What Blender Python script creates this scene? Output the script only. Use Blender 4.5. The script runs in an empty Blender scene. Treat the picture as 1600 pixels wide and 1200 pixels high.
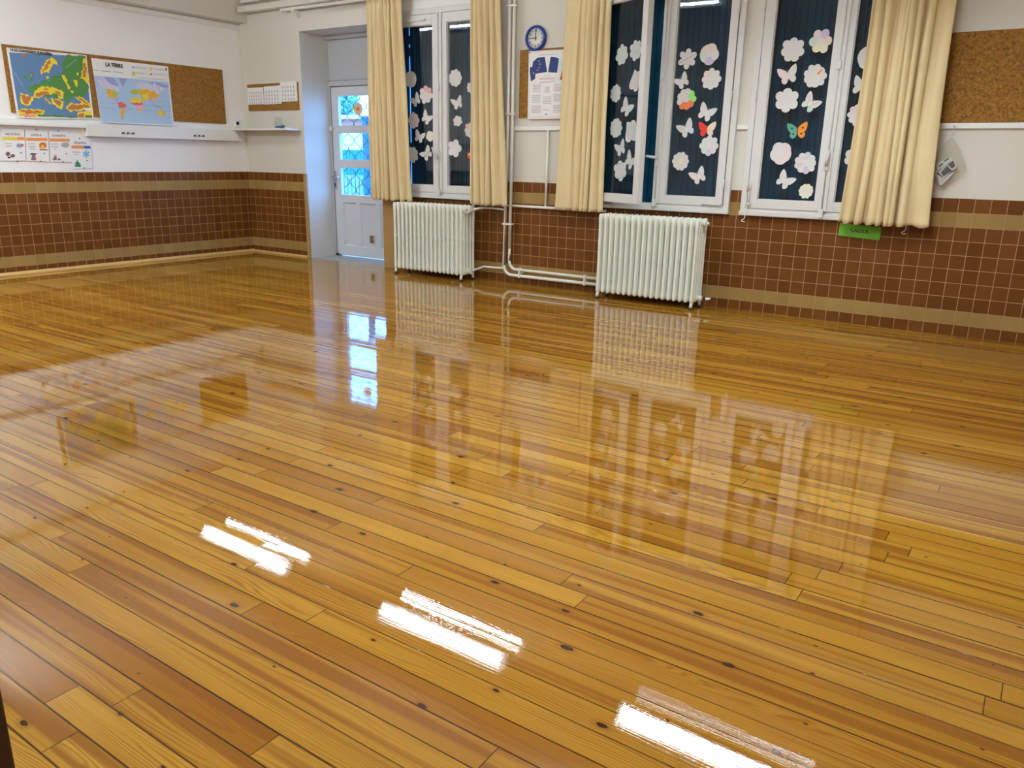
import bpy, bmesh, math, random
from mathutils import Vector, Matrix
random.seed(7)
PI = math.pi
S = bpy.context.scene
COL = S.collection
# ------------------------------------------------------------------ materials
MAT = {}
def newmat(name):
    m = bpy.data.materials.new(name); m.use_nodes = True
    nt = m.node_tree; nt.nodes.clear()
    out = nt.nodes.new('ShaderNodeOutputMaterial')
    MAT[name] = m
    return m, nt, out
def N(nt, typ, **kw):
    n = nt.nodes.new(typ)
    for k, v in kw.items():
        if k.startswith('i_'):
            key = k[2:]
            key = int(key) if key.isdigit() else key.replace('_', ' ')
            n.inputs[key].default_value = v
        else: setattr(n, k, v)
    return n
def math_(nt, op, a, b=None, c=None):
    n = nt.nodes.new('ShaderNodeMath'); n.operation = op
    for i, v in enumerate((a, b, c)):
        if v is None: continue
        if isinstance(v, (int, float)): n.inputs[i].default_value = v
        else: nt.links.new(v, n.inputs[i])
    return n.outputs[0]
def mixc(nt, f, a, b, blend='MIX'):
    n = nt.nodes.new('ShaderNodeMix'); n.data_type = 'RGBA'; n.blend_type = blend
    def put(sock, v):
        if isinstance(v, (int, float)): sock.default_value = v
        elif isinstance(v, (tuple, list)): sock.default_value = (*v[:3], 1)
        else: nt.links.new(v, sock)
    put(n.inputs[0], f); put(n.inputs[6], a); put(n.inputs[7], b)
    return n.outputs[2]
def ramp(nt, fac, stops):
    n = nt.nodes.new('ShaderNodeValToRGB'); e = n.color_ramp.elements
    while len(e) < len(stops): e.new(0.5)
    for el, (p, c) in zip(e, stops):
        el.position = p; el.color = (*c, 1) if len(c) == 3 else c
    nt.links.new(fac, n.inputs[0])
    return n.outputs[0]
def plain(name, col, rough=0.5, var=0.0, scale=8.0, bump=0.0, bscale=60.0, metal=0.0, spec=0.5, sheen=0.0):
    """a single colour with a little noise in it and, if wanted, a fine bump"""
    m, nt, out = newmat(name)
    b = N(nt, 'ShaderNodeBsdfPrincipled')
    b.inputs['Base Color'].default_value = (*col, 1); b.inputs['Roughness'].default_value = rough
    b.inputs['Metallic'].default_value = metal; b.inputs['Specular IOR Level'].default_value = spec
    if sheen: b.inputs['Sheen Weight'].default_value = sheen
    if var or bump:
        tc = N(nt, 'ShaderNodeTexCoord')
    if var:
        no = N(nt, 'ShaderNodeTexNoise'); no.inputs['Scale'].default_value = scale; no.inputs['Detail'].default_value = 4
        nt.links.new(tc.outputs['Object'], no.inputs['Vector'])
        lo = tuple(max(0, c * (1 - var)) for c in col); hi = tuple(min(1, c * (1 + var)) for c in col)
        nt.links.new(mixc(nt, no.outputs[0], lo, hi), b.inputs['Base Color'])
    if bump:
        n2 = N(nt, 'ShaderNodeTexNoise'); n2.inputs['Scale'].default_value = bscale; n2.inputs['Detail'].default_value = 3
        nt.links.new(tc.outputs['Object'], n2.inputs['Vector'])
        bp = N(nt, 'ShaderNodeBump'); bp.inputs['Distance'].default_value = bump; bp.inputs['Strength'].default_value = 1
        nt.links.new(n2.outputs[0], bp.inputs['Height']); nt.links.new(bp.outputs[0], b.inputs['Normal'])
    nt.links.new(b.outputs[0], out.inputs[0])
    return m

plain('wall_paint_lit_left', (0.88, 0.85, 0.83), 0.6, 0.03, 1.5, 0.0006, 40)  # white raised on this wall: its brighter light is put into the colour
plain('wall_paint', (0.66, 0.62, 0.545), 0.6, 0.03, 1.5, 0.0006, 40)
plain('ceiling_paint', (0.76, 0.73, 0.68), 0.7, 0.02, 2)
plain('frame_white', (0.66, 0.645, 0.625), 0.35, 0.02, 3)
plain('door_white_lit', (0.62, 0.63, 0.68), 0.4, 0.03, 3)  # the door's white made lighter and bluer for light falling on the leaf
plain('door_white_shaded', (0.47, 0.48, 0.51), 0.4, 0.03, 3)  # the same white greyed for the shade on frame and transom
plain('shelf_white', (0.80, 0.78, 0.74), 0.4, 0.02, 3)
plain('radiator_paint', (0.82, 0.83, 0.735), 0.38, 0.03, 6)
plain('pipe_paint', (0.80, 0.775, 0.70), 0.35, 0.03, 6)
plain('handle_grey', (0.62, 0.60, 0.57), 0.35, 0.03, 9)
plain('steel', (0.55, 0.55, 0.56), 0.25, 0.05, 20, metal=1.0)
plain('dark_metal', (0.06, 0.06, 0.065), 0.4, 0.1, 20, metal=0.7)
plain('grille_iron', (0.03, 0.05, 0.08), 0.5, 0.1, 20)
plain('shutter_blue', (0.0012, 0.046, 0.098), 0.6, 0.2, 5, spec=0.12)
plain('stone', (0.36, 0.36, 0.36), 0.35, 0.2, 6)
plain('paper', (0.66, 0.645, 0.63), 0.7, 0.02, 14)
plain('white_sheet', (0.84, 0.82, 0.81), 0.7, 0.02, 14)
plain('paper_edge', (0.80, 0.78, 0.75), 0.7, 0.02, 14)
plain('ink_black', (0.02, 0.02, 0.022), 0.6, 0.1, 30)
plain('ink_grey', (0.38, 0.38, 0.40), 0.7, 0.1, 30)
plain('print_grey', (0.50, 0.495, 0.49), 0.7, 0.05, 30)
plain('pin_black', (0.03, 0.03, 0.03), 0.35, 0.1, 30)
plain('clock_blue', (0.008, 0.035, 0.28), 0.3, 0.05, 9)
plain('clock_face', (0.80, 0.77, 0.70), 0.5, 0.02, 9)
plain('green_card', (0.14, 0.42, 0.02), 0.6, 0.08, 9)
plain('lamp_housing', (0.8, 0.8, 0.8), 0.4, 0.02, 4)
plain('outlet', (0.82, 0.80, 0.76), 0.35, 0.02, 9)
plain('blue_gel', (0.02, 0.14, 0.30), 0.4, 0.2, 30)
plain('cabinet_wood', (0.045, 0.012, 0.010), 0.4, 0.3, 6)
plain('brass_bead', (0.62, 0.40, 0.14), 0.22, 0.08, 9)
plain('out_ground', (0.25, 0.25, 0.25), 0.9, 0.2, 2)
plain('out_pink', (0.60, 0.20, 0.13), 0.9, 0.06, 2)
plain('out_turquoise', (0.01, 0.17, 0.12), 0.8, 0.08, 3)
plain('out_pale', (0.22, 0.27, 0.17), 0.8, 0.08, 3)
plain('out_white', (0.80, 0.80, 0.78), 0.8, 0.02, 3)
plain('out_post', (0.015, 0.09, 0.11), 0.7, 0.08, 3)
plain('out_leaf', (0.26, 0.52, 0.44), 0.8, 0.4, 5)
plain('out_bark', (0.16, 0.11, 0.07), 0.9, 0.2, 8)
# printed colours
PR = {'sea_deep': (0.11, 0.22, 0.40), 'land_green': (0.075, 0.235, 0.05), 'land_yellow': (0.86, 0.64, 0.03), 'land_brown': (0.50, 0.17, 0.045),
      'land_pink': (0.78, 0.27, 0.19), 'sea_pale': (0.42, 0.57, 0.76), 'lilac': (0.50, 0.42, 0.68), 'purple': (0.33, 0.34, 0.66), 'orange': (0.83, 0.43, 0.02),
      'red': (0.76, 0.14, 0.08), 'pink': (0.82, 0.42, 0.48), 'earth_green': (0.42, 0.52, 0.06), 'ink_line': (0.30, 0.38, 0.55), 'flag_blue': (0.018, 0.04, 0.16),
      'flag_red': (0.55, 0.03, 0.03), 'flag_white': (0.74, 0.74, 0.76), 'title_pink': (0.62, 0.45, 0.43), 'bar_orange': (0.80, 0.29, 0.06), 'bar_yellow': (0.76, 0.60, 0.06), 'bar_blue': (0.02, 0.10, 0.46),
      'sky_blue': (0.20, 0.48, 0.70), 'fir_green': (0.03, 0.19, 0.09), 'rust': (0.62, 0.16, 0.04), 'bark': (0.20, 0.09, 0.06), 'violet': (0.30, 0.12, 0.16), 'cloud': (0.42, 0.42, 0.43), 'slate': (0.26, 0.32, 0.52),
      'p_pink': (0.72, 0.60, 0.59), 'p_rose': (0.70, 0.43, 0.41), 'p_cream': (0.72, 0.70, 0.58), 'p_violet': (0.56, 0.48, 0.64), 'p_green': (0.30, 0.70, 0.18), 'p_red': (0.75, 0.035, 0.02),
      'p_orange': (0.86, 0.27, 0.02), 'p_yellow': (0.74, 0.71, 0.45), 'p_beige': (0.74, 0.62, 0.49), 'p_teal': (0.10, 0.34, 0.25), 'p_blue': (0.55, 0.64, 0.76), 'p_peach': (0.72, 0.58, 0.49), 'p_mint': (0.55, 0.66, 0.57), 'p_grey': (0.55, 0.56, 0.60), 'p_rust': (0.75, 0.20, 0.06), 'p_sun': (0.85, 0.55, 0.04)}
for k, c in PR.items(): plain(k, c, 0.65, 0.06, 25)

def stripe_mat():
    m, nt, out = newmat('striped_print')
    g = N(nt, 'ShaderNodeNewGeometry'); sx = N(nt, 'ShaderNodeSeparateXYZ'); nt.links.new(g.outputs['Position'], sx.inputs[0])
    v = math_(nt, 'FRACT', math_(nt, 'MULTIPLY', sx.outputs[1], 62.0))
    f = math_(nt, 'GREATER_THAN', v, 0.5)
    b = N(nt, 'ShaderNodeBsdfPrincipled', i_Roughness=0.65)
    nt.links.new(mixc(nt, f, (0.42, 0.40, 0.66), (0.82, 0.80, 0.82)), b.inputs['Base Color']); nt.links.new(b.outputs[0], out.inputs[0])
stripe_mat()

def cork_mat():
    m, nt, out = newmat('cork')
    g = N(nt, 'ShaderNodeNewGeometry')
    v1 = N(nt, 'ShaderNodeTexVoronoi', i_Scale=95.0); nt.links.new(g.outputs['Position'], v1.inputs['Vector'])
    n1 = N(nt, 'ShaderNodeTexNoise', i_Scale=70.0, i_Detail=5.0); nt.links.new(g.outputs['Position'], n1.inputs['Vector'])
    sp = N(nt, 'ShaderNodeSeparateColor'); nt.links.new(v1.outputs['Color'], sp.inputs[0])
    c1 = ramp(nt, sp.outputs[0], [(0.0, (0.17, 0.066, 0.007)), (0.35, (0.27, 0.115, 0.013)), (0.8, (0.33, 0.15, 0.02)), (1.0, (0.44, 0.23, 0.05))])
    c2 = ramp(nt, n1.outputs[0], [(0.36, (0.08, 0.029, 0.003)), (0.47, (0.25, 0.105, 0.010)), (0.62, (0.32, 0.15, 0.018))])
    b = N(nt, 'ShaderNodeBsdfPrincipled', i_Roughness=0.85)
    nt.links.new(mixc(nt, 0.5, c1, c2), b.inputs['Base Color'])
    bp = N(nt, 'ShaderNodeBump', i_Distance=0.002); nt.links.new(n1.outputs[0], bp.inputs['Height']); nt.links.new(bp.outputs[0], b.inputs['Normal'])
    nt.links.new(b.outputs[0], out.inputs[0])
cork_mat()

def tile_mat(name, axis):
    """brown 10 cm wall tiles with two beige courses; axis 0 runs along x, axis 1 along y"""
    m, nt, out = newmat(name)
    g = N(nt, 'ShaderNodeNewGeometry'); sx = N(nt, 'ShaderNodeSeparateXYZ'); nt.links.new(g.outputs['Position'], sx.inputs[0])
    x = sx.outputs[axis]
    if axis == 0:
        ph = math_(nt, 'MULTIPLY', math_(nt, 'GREATER_THAN', x, 5.5), 0.014)
        u = math_(nt, 'SUBTRACT', x, ph)
    else:
        u = math_(nt, 'ADD', x, 0.04477)
    u = math_(nt, 'MULTIPLY', math_(nt, 'ADD', u, 20.0), 10.0)
    v = math_(nt, 'MULTIPLY', math_(nt, 'ADD', sx.outputs[2], 0.02), 10.0)
    iu = math_(nt, 'FLOOR', u); iv = math_(nt, 'FLOOR', v); fu = math_(nt, 'FRACT', u); fv = math_(nt, 'FRACT', v)
    def joint(f, w):
        d = math_(nt, 'MINIMUM', f, math_(nt, 'SUBTRACT', 1.0, f))
        return math_(nt, 'LESS_THAN', d, w)
    ju = joint(fu, 0.020); jv = joint(fv, 0.020)
    beige = math_(nt, 'MAXIMUM', math_(nt, 'COMPARE', iv, 1.0, 0.1), math_(nt, 'COMPARE', iv, 8.0, 0.1))
    cv = N(nt, 'ShaderNodeCombineXYZ'); nt.links.new(iu, cv.inputs[0]); nt.links.new(iv, cv.inputs[1])
    wn = N(nt, 'ShaderNodeTexWhiteNoise', noise_dimensions='2D'); nt.links.new(cv.outputs[0], wn.inputs['Vector'])
    no = N(nt, 'ShaderNodeTexNoise', i_Scale=9.0, i_Detail=5.0); nt.links.new(g.outputs['Position'], no.inputs['Vector'])
    nf = N(nt, 'ShaderNodeTexNoise', i_Scale=120.0, i_Detail=3.0); nt.links.new(g.outputs['Position'], nf.inputs['Vector'])
    r = math_(nt, 'ADD', math_(nt, 'MULTIPLY', wn.outputs[0], 0.45), math_(nt, 'MULTIPLY', no.outputs[0], 0.55))
    brown = ramp(nt, r, [(0.15, (0.128, 0.039, 0.005)), (0.5, (0.160, 0.054, 0.008)), (0.85, (0.195, 0.070, 0.012))])
    beig = ramp(nt, r, [(0.2, (0.33, 0.205, 0.062)), (0.8, (0.40, 0.26, 0.09))])
    jb = mixc(nt, no.outputs[0], (0.40, 0.22, 0.10), (0.66, 0.42, 0.25))
    jmix = math_(nt, 'MAXIMUM', ju, jv)
    base = mixc(nt, beige, brown, beig)
    base = mixc(nt, math_(nt, 'MULTIPLY', nf.outputs[0], 0.25), base, (0.05, 0.02, 0.008), 'MIX')
    jfac = math_(nt, 'MULTIPLY', jmix, math_(nt, 'SUBTRACT', 1.0, math_(nt, 'MULTIPLY', beige, 0.75)))
    col = mixc(nt, math_(nt, 'MULTIPLY', jfac, 0.8), base, jb)
    b = N(nt, 'ShaderNodeBsdfPrincipled'); b.inputs['Specular IOR Level'].default_value = 0.16
    nt.links.new(col, b.inputs['Base Color'])
    rg = math_(nt, 'ADD', math_(nt, 'MULTIPLY', jmix, 0.3), math_(nt, 'ADD', 0.32, math_(nt, 'MULTIPLY', nf.outputs[0], 0.2)))
    nt.links.new(rg, b.inputs['Roughness'])
    h = math_(nt, 'ADD', math_(nt, 'MULTIPLY', jmix, -0.0012), math_(nt, 'MULTIPLY', nf.outputs[0], 0.0004))
    bp = N(nt, 'ShaderNodeBump', i_Distance=1.0); nt.links.new(h, bp.inputs['Height']); nt.links.new(bp.outputs[0], b.inputs['Normal'])
    nt.links.new(b.outputs[0], out.inputs[0])
tile_mat('tile_back', 0); tile_mat('tile_left', 1)
plain('tile_beige', (0.40, 0.235, 0.085), 0.4, 0.14, 9)

def floor_mat():
    m, nt, out = newmat('varnished_pine_boards')
    g = N(nt, 'ShaderNodeNewGeometry'); sx = N(nt, 'ShaderNodeSeparateXYZ'); nt.links.new(g.outputs['Position'], sx.inputs[0])
    X, Y = sx.outputs[0], sx.outputs[1]
    v = math_(nt, 'DIVIDE', math_(nt, 'ADD', Y, 40.031), 0.08)
    row = math_(nt, 'FLOOR', v); fv = math_(nt, 'FRACT', v)
    w1 = N(nt, 'ShaderNodeTexWhiteNoise', noise_dimensions='1D'); nt.links.new(row, w1.inputs['W'])
    w1b = N(nt, 'ShaderNodeTexWhiteNoise', noise_dimensions='1D'); nt.links.new(math_(nt, 'ADD', row, 311.7), w1b.inputs['W'])
    ln = math_(nt, 'ADD', 1.1, math_(nt, 'MULTIPLY', w1b.outputs[0], 1.5))
    u = math_(nt, 'DIVIDE', math_(nt, 'ADD', math_(nt, 'ADD', X, 30.0), math_(nt, 'MULTIPLY', w1.outputs[0], 7.0)), ln)
    iu = math_(nt, 'FLOOR', u); fu = math_(nt, 'FRACT', u)
    cid = N(nt, 'ShaderNodeCombineXYZ'); nt.links.new(iu, cid.inputs[0]); nt.links.new(row, cid.inputs[1])
    wp = N(nt, 'ShaderNodeTexWhiteNoise', noise_dimensions='2D'); nt.links.new(cid.outputs[0], wp.inputs['Vector'])
    spl = N(nt, 'ShaderNodeSeparateColor'); nt.links.new(wp.outputs['Color'], spl.inputs[0])
    R1, R2, R3 = spl.outputs[0], spl.outputs[1], spl.outputs[2]
    # grain: a stretched noise field of its own for every board, read as contour lines
    yo = math_(nt, 'ADD', Y, math_(nt, 'MULTIPLY', R1, 0.9))
    gv = N(nt, 'ShaderNodeCombineXYZ')
    nt.links.new(math_(nt, 'MULTIPLY', X, 0.85), gv.inputs[0]); nt.links.new(math_(nt, 'MULTIPLY', yo, 7.0), gv.inputs[1]); nt.links.new(math_(nt, 'MULTIPLY', R2, 37.0), gv.inputs[2])
    g1 = N(nt, 'ShaderNodeTexNoise', i_Scale=1.0, i_Detail=3.0, i_Roughness=0.5); nt.links.new(gv.outputs[0], g1.inputs['Vector'])
    ph = math_(nt, 'ADD', math_(nt, 'MULTIPLY', yo, math_(nt, 'ADD', 500.0, math_(nt, 'MULTIPLY', R3, 700.0))), math_(nt, 'MULTIPLY', g1.outputs[0], math_(nt, 'ADD', 60.0, math_(nt, 'MULTIPLY', R1, 120.0))))
    gl = math_(nt, 'POWER', math_(nt, 'ADD', math_(nt, 'MULTIPLY', math_(nt, 'SINE', ph), 0.5), 0.5), 2.2)
    gm = N(nt, 'ShaderNodeTexNoise', i_Scale=2.3, i_Detail=1.0); nt.links.new(gv.outputs[0], gm.inputs['Vector'])
    gl = math_(nt, 'MULTIPLY', gl, math_(nt, 'MINIMUM', math_(nt, 'MAXIMUM', math_(nt, 'MULTIPLY', math_(nt, 'SUBTRACT', gm.outputs[0], 0.30), 3.4), 0.15), 1.0))
    # fine straight fibre
    fvx = N(nt, 'ShaderNodeCombineXYZ')
    nt.links.new(math_(nt, 'MULTIPLY', X, 5.0), fvx.inputs[0]); nt.links.new(math_(nt, 'MULTIPLY', Y, 170.0), fvx.inputs[1]); nt.links.new(math_(nt, 'MULTIPLY', R2, 11.0), fvx.inputs[2])
    g2 = N(nt, 'ShaderNodeTexNoise', i_Scale=1.0, i_Detail=3.0); nt.links.new(fvx.outputs[0], g2.inputs['Vector'])
    # broad heartwood bands along a board
    hv = N(nt, 'ShaderNodeCombineXYZ')
    nt.links.new(math_(nt, 'MULTIPLY', X, 0.42), hv.inputs[0]); nt.links.new(math_(nt, 'MULTIPLY', yo, 19.0), hv.inputs[1]); nt.links.new(math_(nt, 'MULTIPLY', R3, 53.0), hv.inputs[2])
    g3 = N(nt, 'ShaderNodeTexNoise', i_Scale=1.0, i_Detail=2.5); nt.links.new(hv.outputs[0], g3.inputs['Vector'])
    base = ramp(nt, R1, [(0.0, (0.36, 0.165, 0.016)), (0.45, (0.44, 0.220, 0.023)), (0.8, (0.51, 0.270, 0.035)), (1.0, (0.29, 0.112, 0.009))])
    heart = ramp(nt, g3.outputs[0], [(0.53, (0, 0, 0)), (0.62, (1, 1, 1))])
    col = mixc(nt, math_(nt, 'MULTIPLY', heart, 0.72), base, (0.19, 0.056, 0.008))
    dark = math_(nt, 'GREATER_THAN', R2, 0.93)
    col = mixc(nt, math_(nt, 'MULTIPLY', dark, 0.45), col, (0.24, 0.080, 0.007))
    col = mixc(nt, math_(nt, 'MULTIPLY', gl, 0.68), col, (0.22, 0.076, 0.006))
    col = mixc(nt, math_(nt, 'MULTIPLY', math_(nt, 'SUBTRACT', g2.outputs[0], 0.32), 0.75), col, (0.26, 0.095, 0.008))
    # knots
    kv = N(nt, 'ShaderNodeCombineXYZ'); nt.links.new(math_(nt, 'MULTIPLY', X, 2.9), kv.inputs[0]); nt.links.new(math_(nt, 'MULTIPLY', Y, 5.6), kv.inputs[1])
    kn = N(nt, 'ShaderNodeTexNoise', i_Scale=55.0, i_Detail=2.0); nt.links.new(g.outputs['Position'], kn.inputs['Vector'])
    vo = N(nt, 'ShaderNodeTexVoronoi', i_Scale=1.0); vo.voronoi_dimensions = '2D'; nt.links.new(kv.outputs[0], vo.inputs['Vector'])
    sk = N(nt, 'ShaderNodeSeparateColor'); nt.links.new(vo.outputs['Color'], sk.inputs[0])
    size = math_(nt, 'MULTIPLY', math_(nt, 'GREATER_THAN', sk.outputs[0], 0.28), math_(nt, 'ADD', 0.010, math_(nt, 'MULTIPLY', math_(nt, 'POWER', sk.outputs[1], 2.0), 0.040)))
    dk = math_(nt, 'ADD', vo.outputs['Distance'], math_(nt, 'MULTIPLY', math_(nt, 'SUBTRACT', kn.outputs[0], 0.5), 0.026))
    kmask = math_(nt, 'LESS_THAN', dk, size)
    halo = math_(nt, 'SUBTRACT', 1.0, math_(nt, 'MINIMUM', math_(nt, 'DIVIDE', dk, math_(nt, 'ADD', math_(nt, 'MULTIPLY', size, 2.6), 0.0001)), 1.0))
    col = mixc(nt, math_(nt, 'MULTIPLY', halo, 0.75), col, (0.20, 0.055, 0.010))
    col = mixc(nt, math_(nt, 'MULTIPLY', kmask, 0.9), col, (0.022, 0.008, 0.006))
    # open joints
    w2 = N(nt, 'ShaderNodeTexWhiteNoise', noise_dimensions='1D'); nt.links.new(math_(nt, 'ADD', math_(nt, 'FLOOR', math_(nt, 'ADD', v, 0.5)), 91.3), w2.inputs['W'])
    dv = math_(nt, 'MULTIPLY', math_(nt, 'MINIMUM', fv, math_(nt, 'SUBTRACT', 1.0, fv)), 0.08)
    wd = math_(nt, 'ADD', 0.0011, math_(nt, 'MULTIPLY', math_(nt, 'POWER', w2.outputs[0], 2.0), 0.0016))
    jr = math_(nt, 'LESS_THAN', dv, wd)
    du = math_(nt, 'MULTIPLY', math_(nt, 'MINIMUM', fu, math_(nt, 'SUBTRACT', 1.0, fu)), ln)
    je = math_(nt, 'LESS_THAN', du, 0.0012)
    jt = math_(nt, 'MAXIMUM', jr, je)
    col = mixc(nt, math_(nt, 'MULTIPLY', jt, 0.88), col, (0.02, 0.009, 0.003))
    b = N(nt, 'ShaderNodeBsdfPrincipled', i_Roughness=0.5)
    b.inputs['Specular IOR Level'].default_value = 0.0
    b.inputs['Coat Weight'].default_value = 1.0; b.inputs['Coat Roughness'].default_value = 0.014; b.inputs['Coat IOR'].default_value = 1.58
    nt.links.new(col, b.inputs['Base Color'])
    # relief in metres: boards cupped and tilted, joints, ripple and orange peel of the varnish
    t = math_(nt, 'SUBTRACT', math_(nt, 'MULTIPLY', fv, 2.0), 1.0)
    cup = math_(nt, 'MULTIPLY', math_(nt, 'MULTIPLY', t, t), math_(nt, 'ADD', -0.00003, math_(nt, 'MULTIPLY', R3, -0.00005)))
    tilt = math_(nt, 'MULTIPLY', t, math_(nt, 'MULTIPLY', math_(nt, 'SUBTRACT', R1, 0.5), 0.00020))
    rv = N(nt, 'ShaderNodeCombineXYZ'); nt.links.new(math_(nt, 'MULTIPLY', X, 3.0), rv.inputs[0]); nt.links.new(math_(nt, 'MULTIPLY', Y, 16.0), rv.inputs[1]); nt.links.new(R2, rv.inputs[2])
    rp = N(nt, 'ShaderNodeTexNoise', i_Scale=1.0, i_Detail=1.0); nt.links.new(rv.outputs[0], rp.inputs['Vector'])
    op = N(nt, 'ShaderNodeTexNoise', i_Scale=170.0, i_Detail=1.0); nt.links.new(g.outputs['Position'], op.inputs['Vector'])
    h = math_(nt, 'ADD', cup, tilt)
    h = math_(nt, 'ADD', h, math_(nt, 'MULTIPLY', rp.outputs[0], 0.00015))
    h = math_(nt, 'ADD', h, math_(nt, 'MULTIPLY', op.outputs[0], 0.000022))
    h = math_(nt, 'ADD', h, math_(nt, 'MULTIPLY', gl, -0.000012))
    h = math_(nt, 'ADD', h, math_(nt, 'MULTIPLY', jt, -0.0007))
    bp = N(nt, 'ShaderNodeBump', i_Distance=1.0, i_Strength=1.0); nt.links.new(h, bp.inputs['Height'])
    nt.links.new(bp.outputs[0], b.inputs['Coat Normal']); nt.links.new(bp.outputs[0], b.inputs['Normal'])
    nt.links.new(b.outputs[0], out.inputs[0])
floor_mat()

def glass_mat(name, tint, f0=1.0, ior=1.5):
    m, nt, out = newmat(name)
    tr = N(nt, 'ShaderNodeBsdfTransparent'); tr.inputs[0].default_value = (*tint, 1)
    gl = N(nt, 'ShaderNodeBsdfGlossy', i_Roughness=0.0); gl.inputs[0].default_value = (1, 1, 1, 1)
    fr = N(nt, 'ShaderNodeFresnel', i_IOR=ior)
    tc = N(nt, 'ShaderNodeTexCoord'); no = N(nt, 'ShaderNodeTexNoise', i_Scale=1.6); nt.links.new(tc.outputs['Object'], no.inputs['Vector'])
    bp = N(nt, 'ShaderNodeBump', i_Distance=0.0015); nt.links.new(no.outputs[0], bp.inputs['Height']); nt.links.new(bp.outputs[0], gl.inputs['Normal'])
    ge = N(nt, 'ShaderNodeNewGeometry')
    front = math_(nt, 'SUBTRACT', 1.0, ge.outputs['Backfacing'])
    mx = N(nt, 'ShaderNodeMixShader'); nt.links.new(math_(nt, 'MULTIPLY', math_(nt, 'MULTIPLY', fr.outputs[0], f0), front), mx.inputs[0])
    nt.links.new(tr.outputs[0], mx.inputs[1]); nt.links.new(gl.outputs[0], mx.inputs[2]); nt.links.new(mx.outputs[0], out.inputs[0])
glass_mat('window_glass', (0.88, 0.92, 0.92)); glass_mat('jar_glass', (0.94, 0.96, 0.96))

def bag_mat():
    m, nt, out = newmat('clear_plastic')
    tr = N(nt, 'ShaderNodeBsdfTransparent'); tr.inputs[0].default_value = (0.95, 0.94, 0.92, 1)
    pr = N(nt, 'ShaderNodeBsdfPrincipled', i_Roughness=0.2); pr.inputs['Base Color'].default_value = (0.72, 0.68, 0.62, 1)
    tc = N(nt, 'ShaderNodeTexCoord'); no = N(nt, 'ShaderNodeTexNoise', i_Scale=28.0, i_Detail=3.0); nt.links.new(tc.outputs['Object'], no.inputs['Vector'])
    bp = N(nt, 'ShaderNodeBump', i_Distance=0.01); nt.links.new(no.outputs[0], bp.inputs['Height']); nt.links.new(bp.outputs[0], pr.inputs['Normal'])
    mx = N(nt, 'ShaderNodeMixShader'); mx.inputs[0].default_value = 0.11
    nt.links.new(tr.outputs[0], mx.inputs[1]); nt.links.new(pr.outputs[0], mx.inputs[2]); nt.links.new(mx.outputs[0], out.inputs[0])
bag_mat()

def curtain_mat():
    m, nt, out = newmat('curtain_cloth')
    tc = N(nt, 'ShaderNodeTexCoord'); no = N(nt, 'ShaderNodeTexNoise', i_Scale=5.0, i_Detail=4.0); nt.links.new(tc.outputs['Object'], no.inputs['Vector'])
    wv = N(nt, 'ShaderNodeTexNoise', i_Scale=420.0, i_Detail=1.0); nt.links.new(tc.outputs['Object'], wv.inputs['Vector'])
    c = mixc(nt, no.outputs[0], (0.74, 0.58, 0.31), (0.84, 0.68, 0.40))
    b = N(nt, 'ShaderNodeBsdfPrincipled', i_Roughness=0.85); b.inputs['Sheen Weight'].default_value = 0.25; b.inputs['Specular IOR Level'].default_value = 0.25
    nt.links.new(c, b.inputs['Base Color'])
    bp = N(nt, 'ShaderNodeBump', i_Distance=0.0006); nt.links.new(wv.outputs[0], bp.inputs['Height']); nt.links.new(bp.outputs[0], b.inputs['Normal'])
    tl = N(nt, 'ShaderNodeBsdfTranslucent'); nt.links.new(c, tl.inputs[0])
    mx = N(nt, 'ShaderNodeMixShader'); mx.inputs[0].default_value = 0.12
    nt.links.new(b.outputs[0], mx.inputs[1]); nt.links.new(tl.outputs[0], mx.inputs[2]); nt.links.new(mx.outputs[0], out.inputs[0])
curtain_mat()

TUBE_STRENGTH = 104.0
def tube_mat(name, k):
    m, nt, out = newmat(name)
    e = N(nt, 'ShaderNodeEmission'); e.inputs[0].default_value = (0.82, 0.93, 1.0, 1); e.inputs[1].default_value = TUBE_STRENGTH * k
    nt.links.new(e.outputs[0], out.inputs[0])
tube_mat('fluorescent_tube', 1.0); tube_mat('dimmed_corner_tube', 0.5); tube_mat('dimmed_middle_tube', 0.5); tube_mat('bright_fluorescent_tube', 3.1); tube_mat('failing_fluorescent_tube', 0.12); tube_mat('boosted_near_tube', 2.3); tube_mat('boosted_far_tube', 3.2)  # corner and middle tubes dimmed, inner row boosted, to balance the room light
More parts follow.
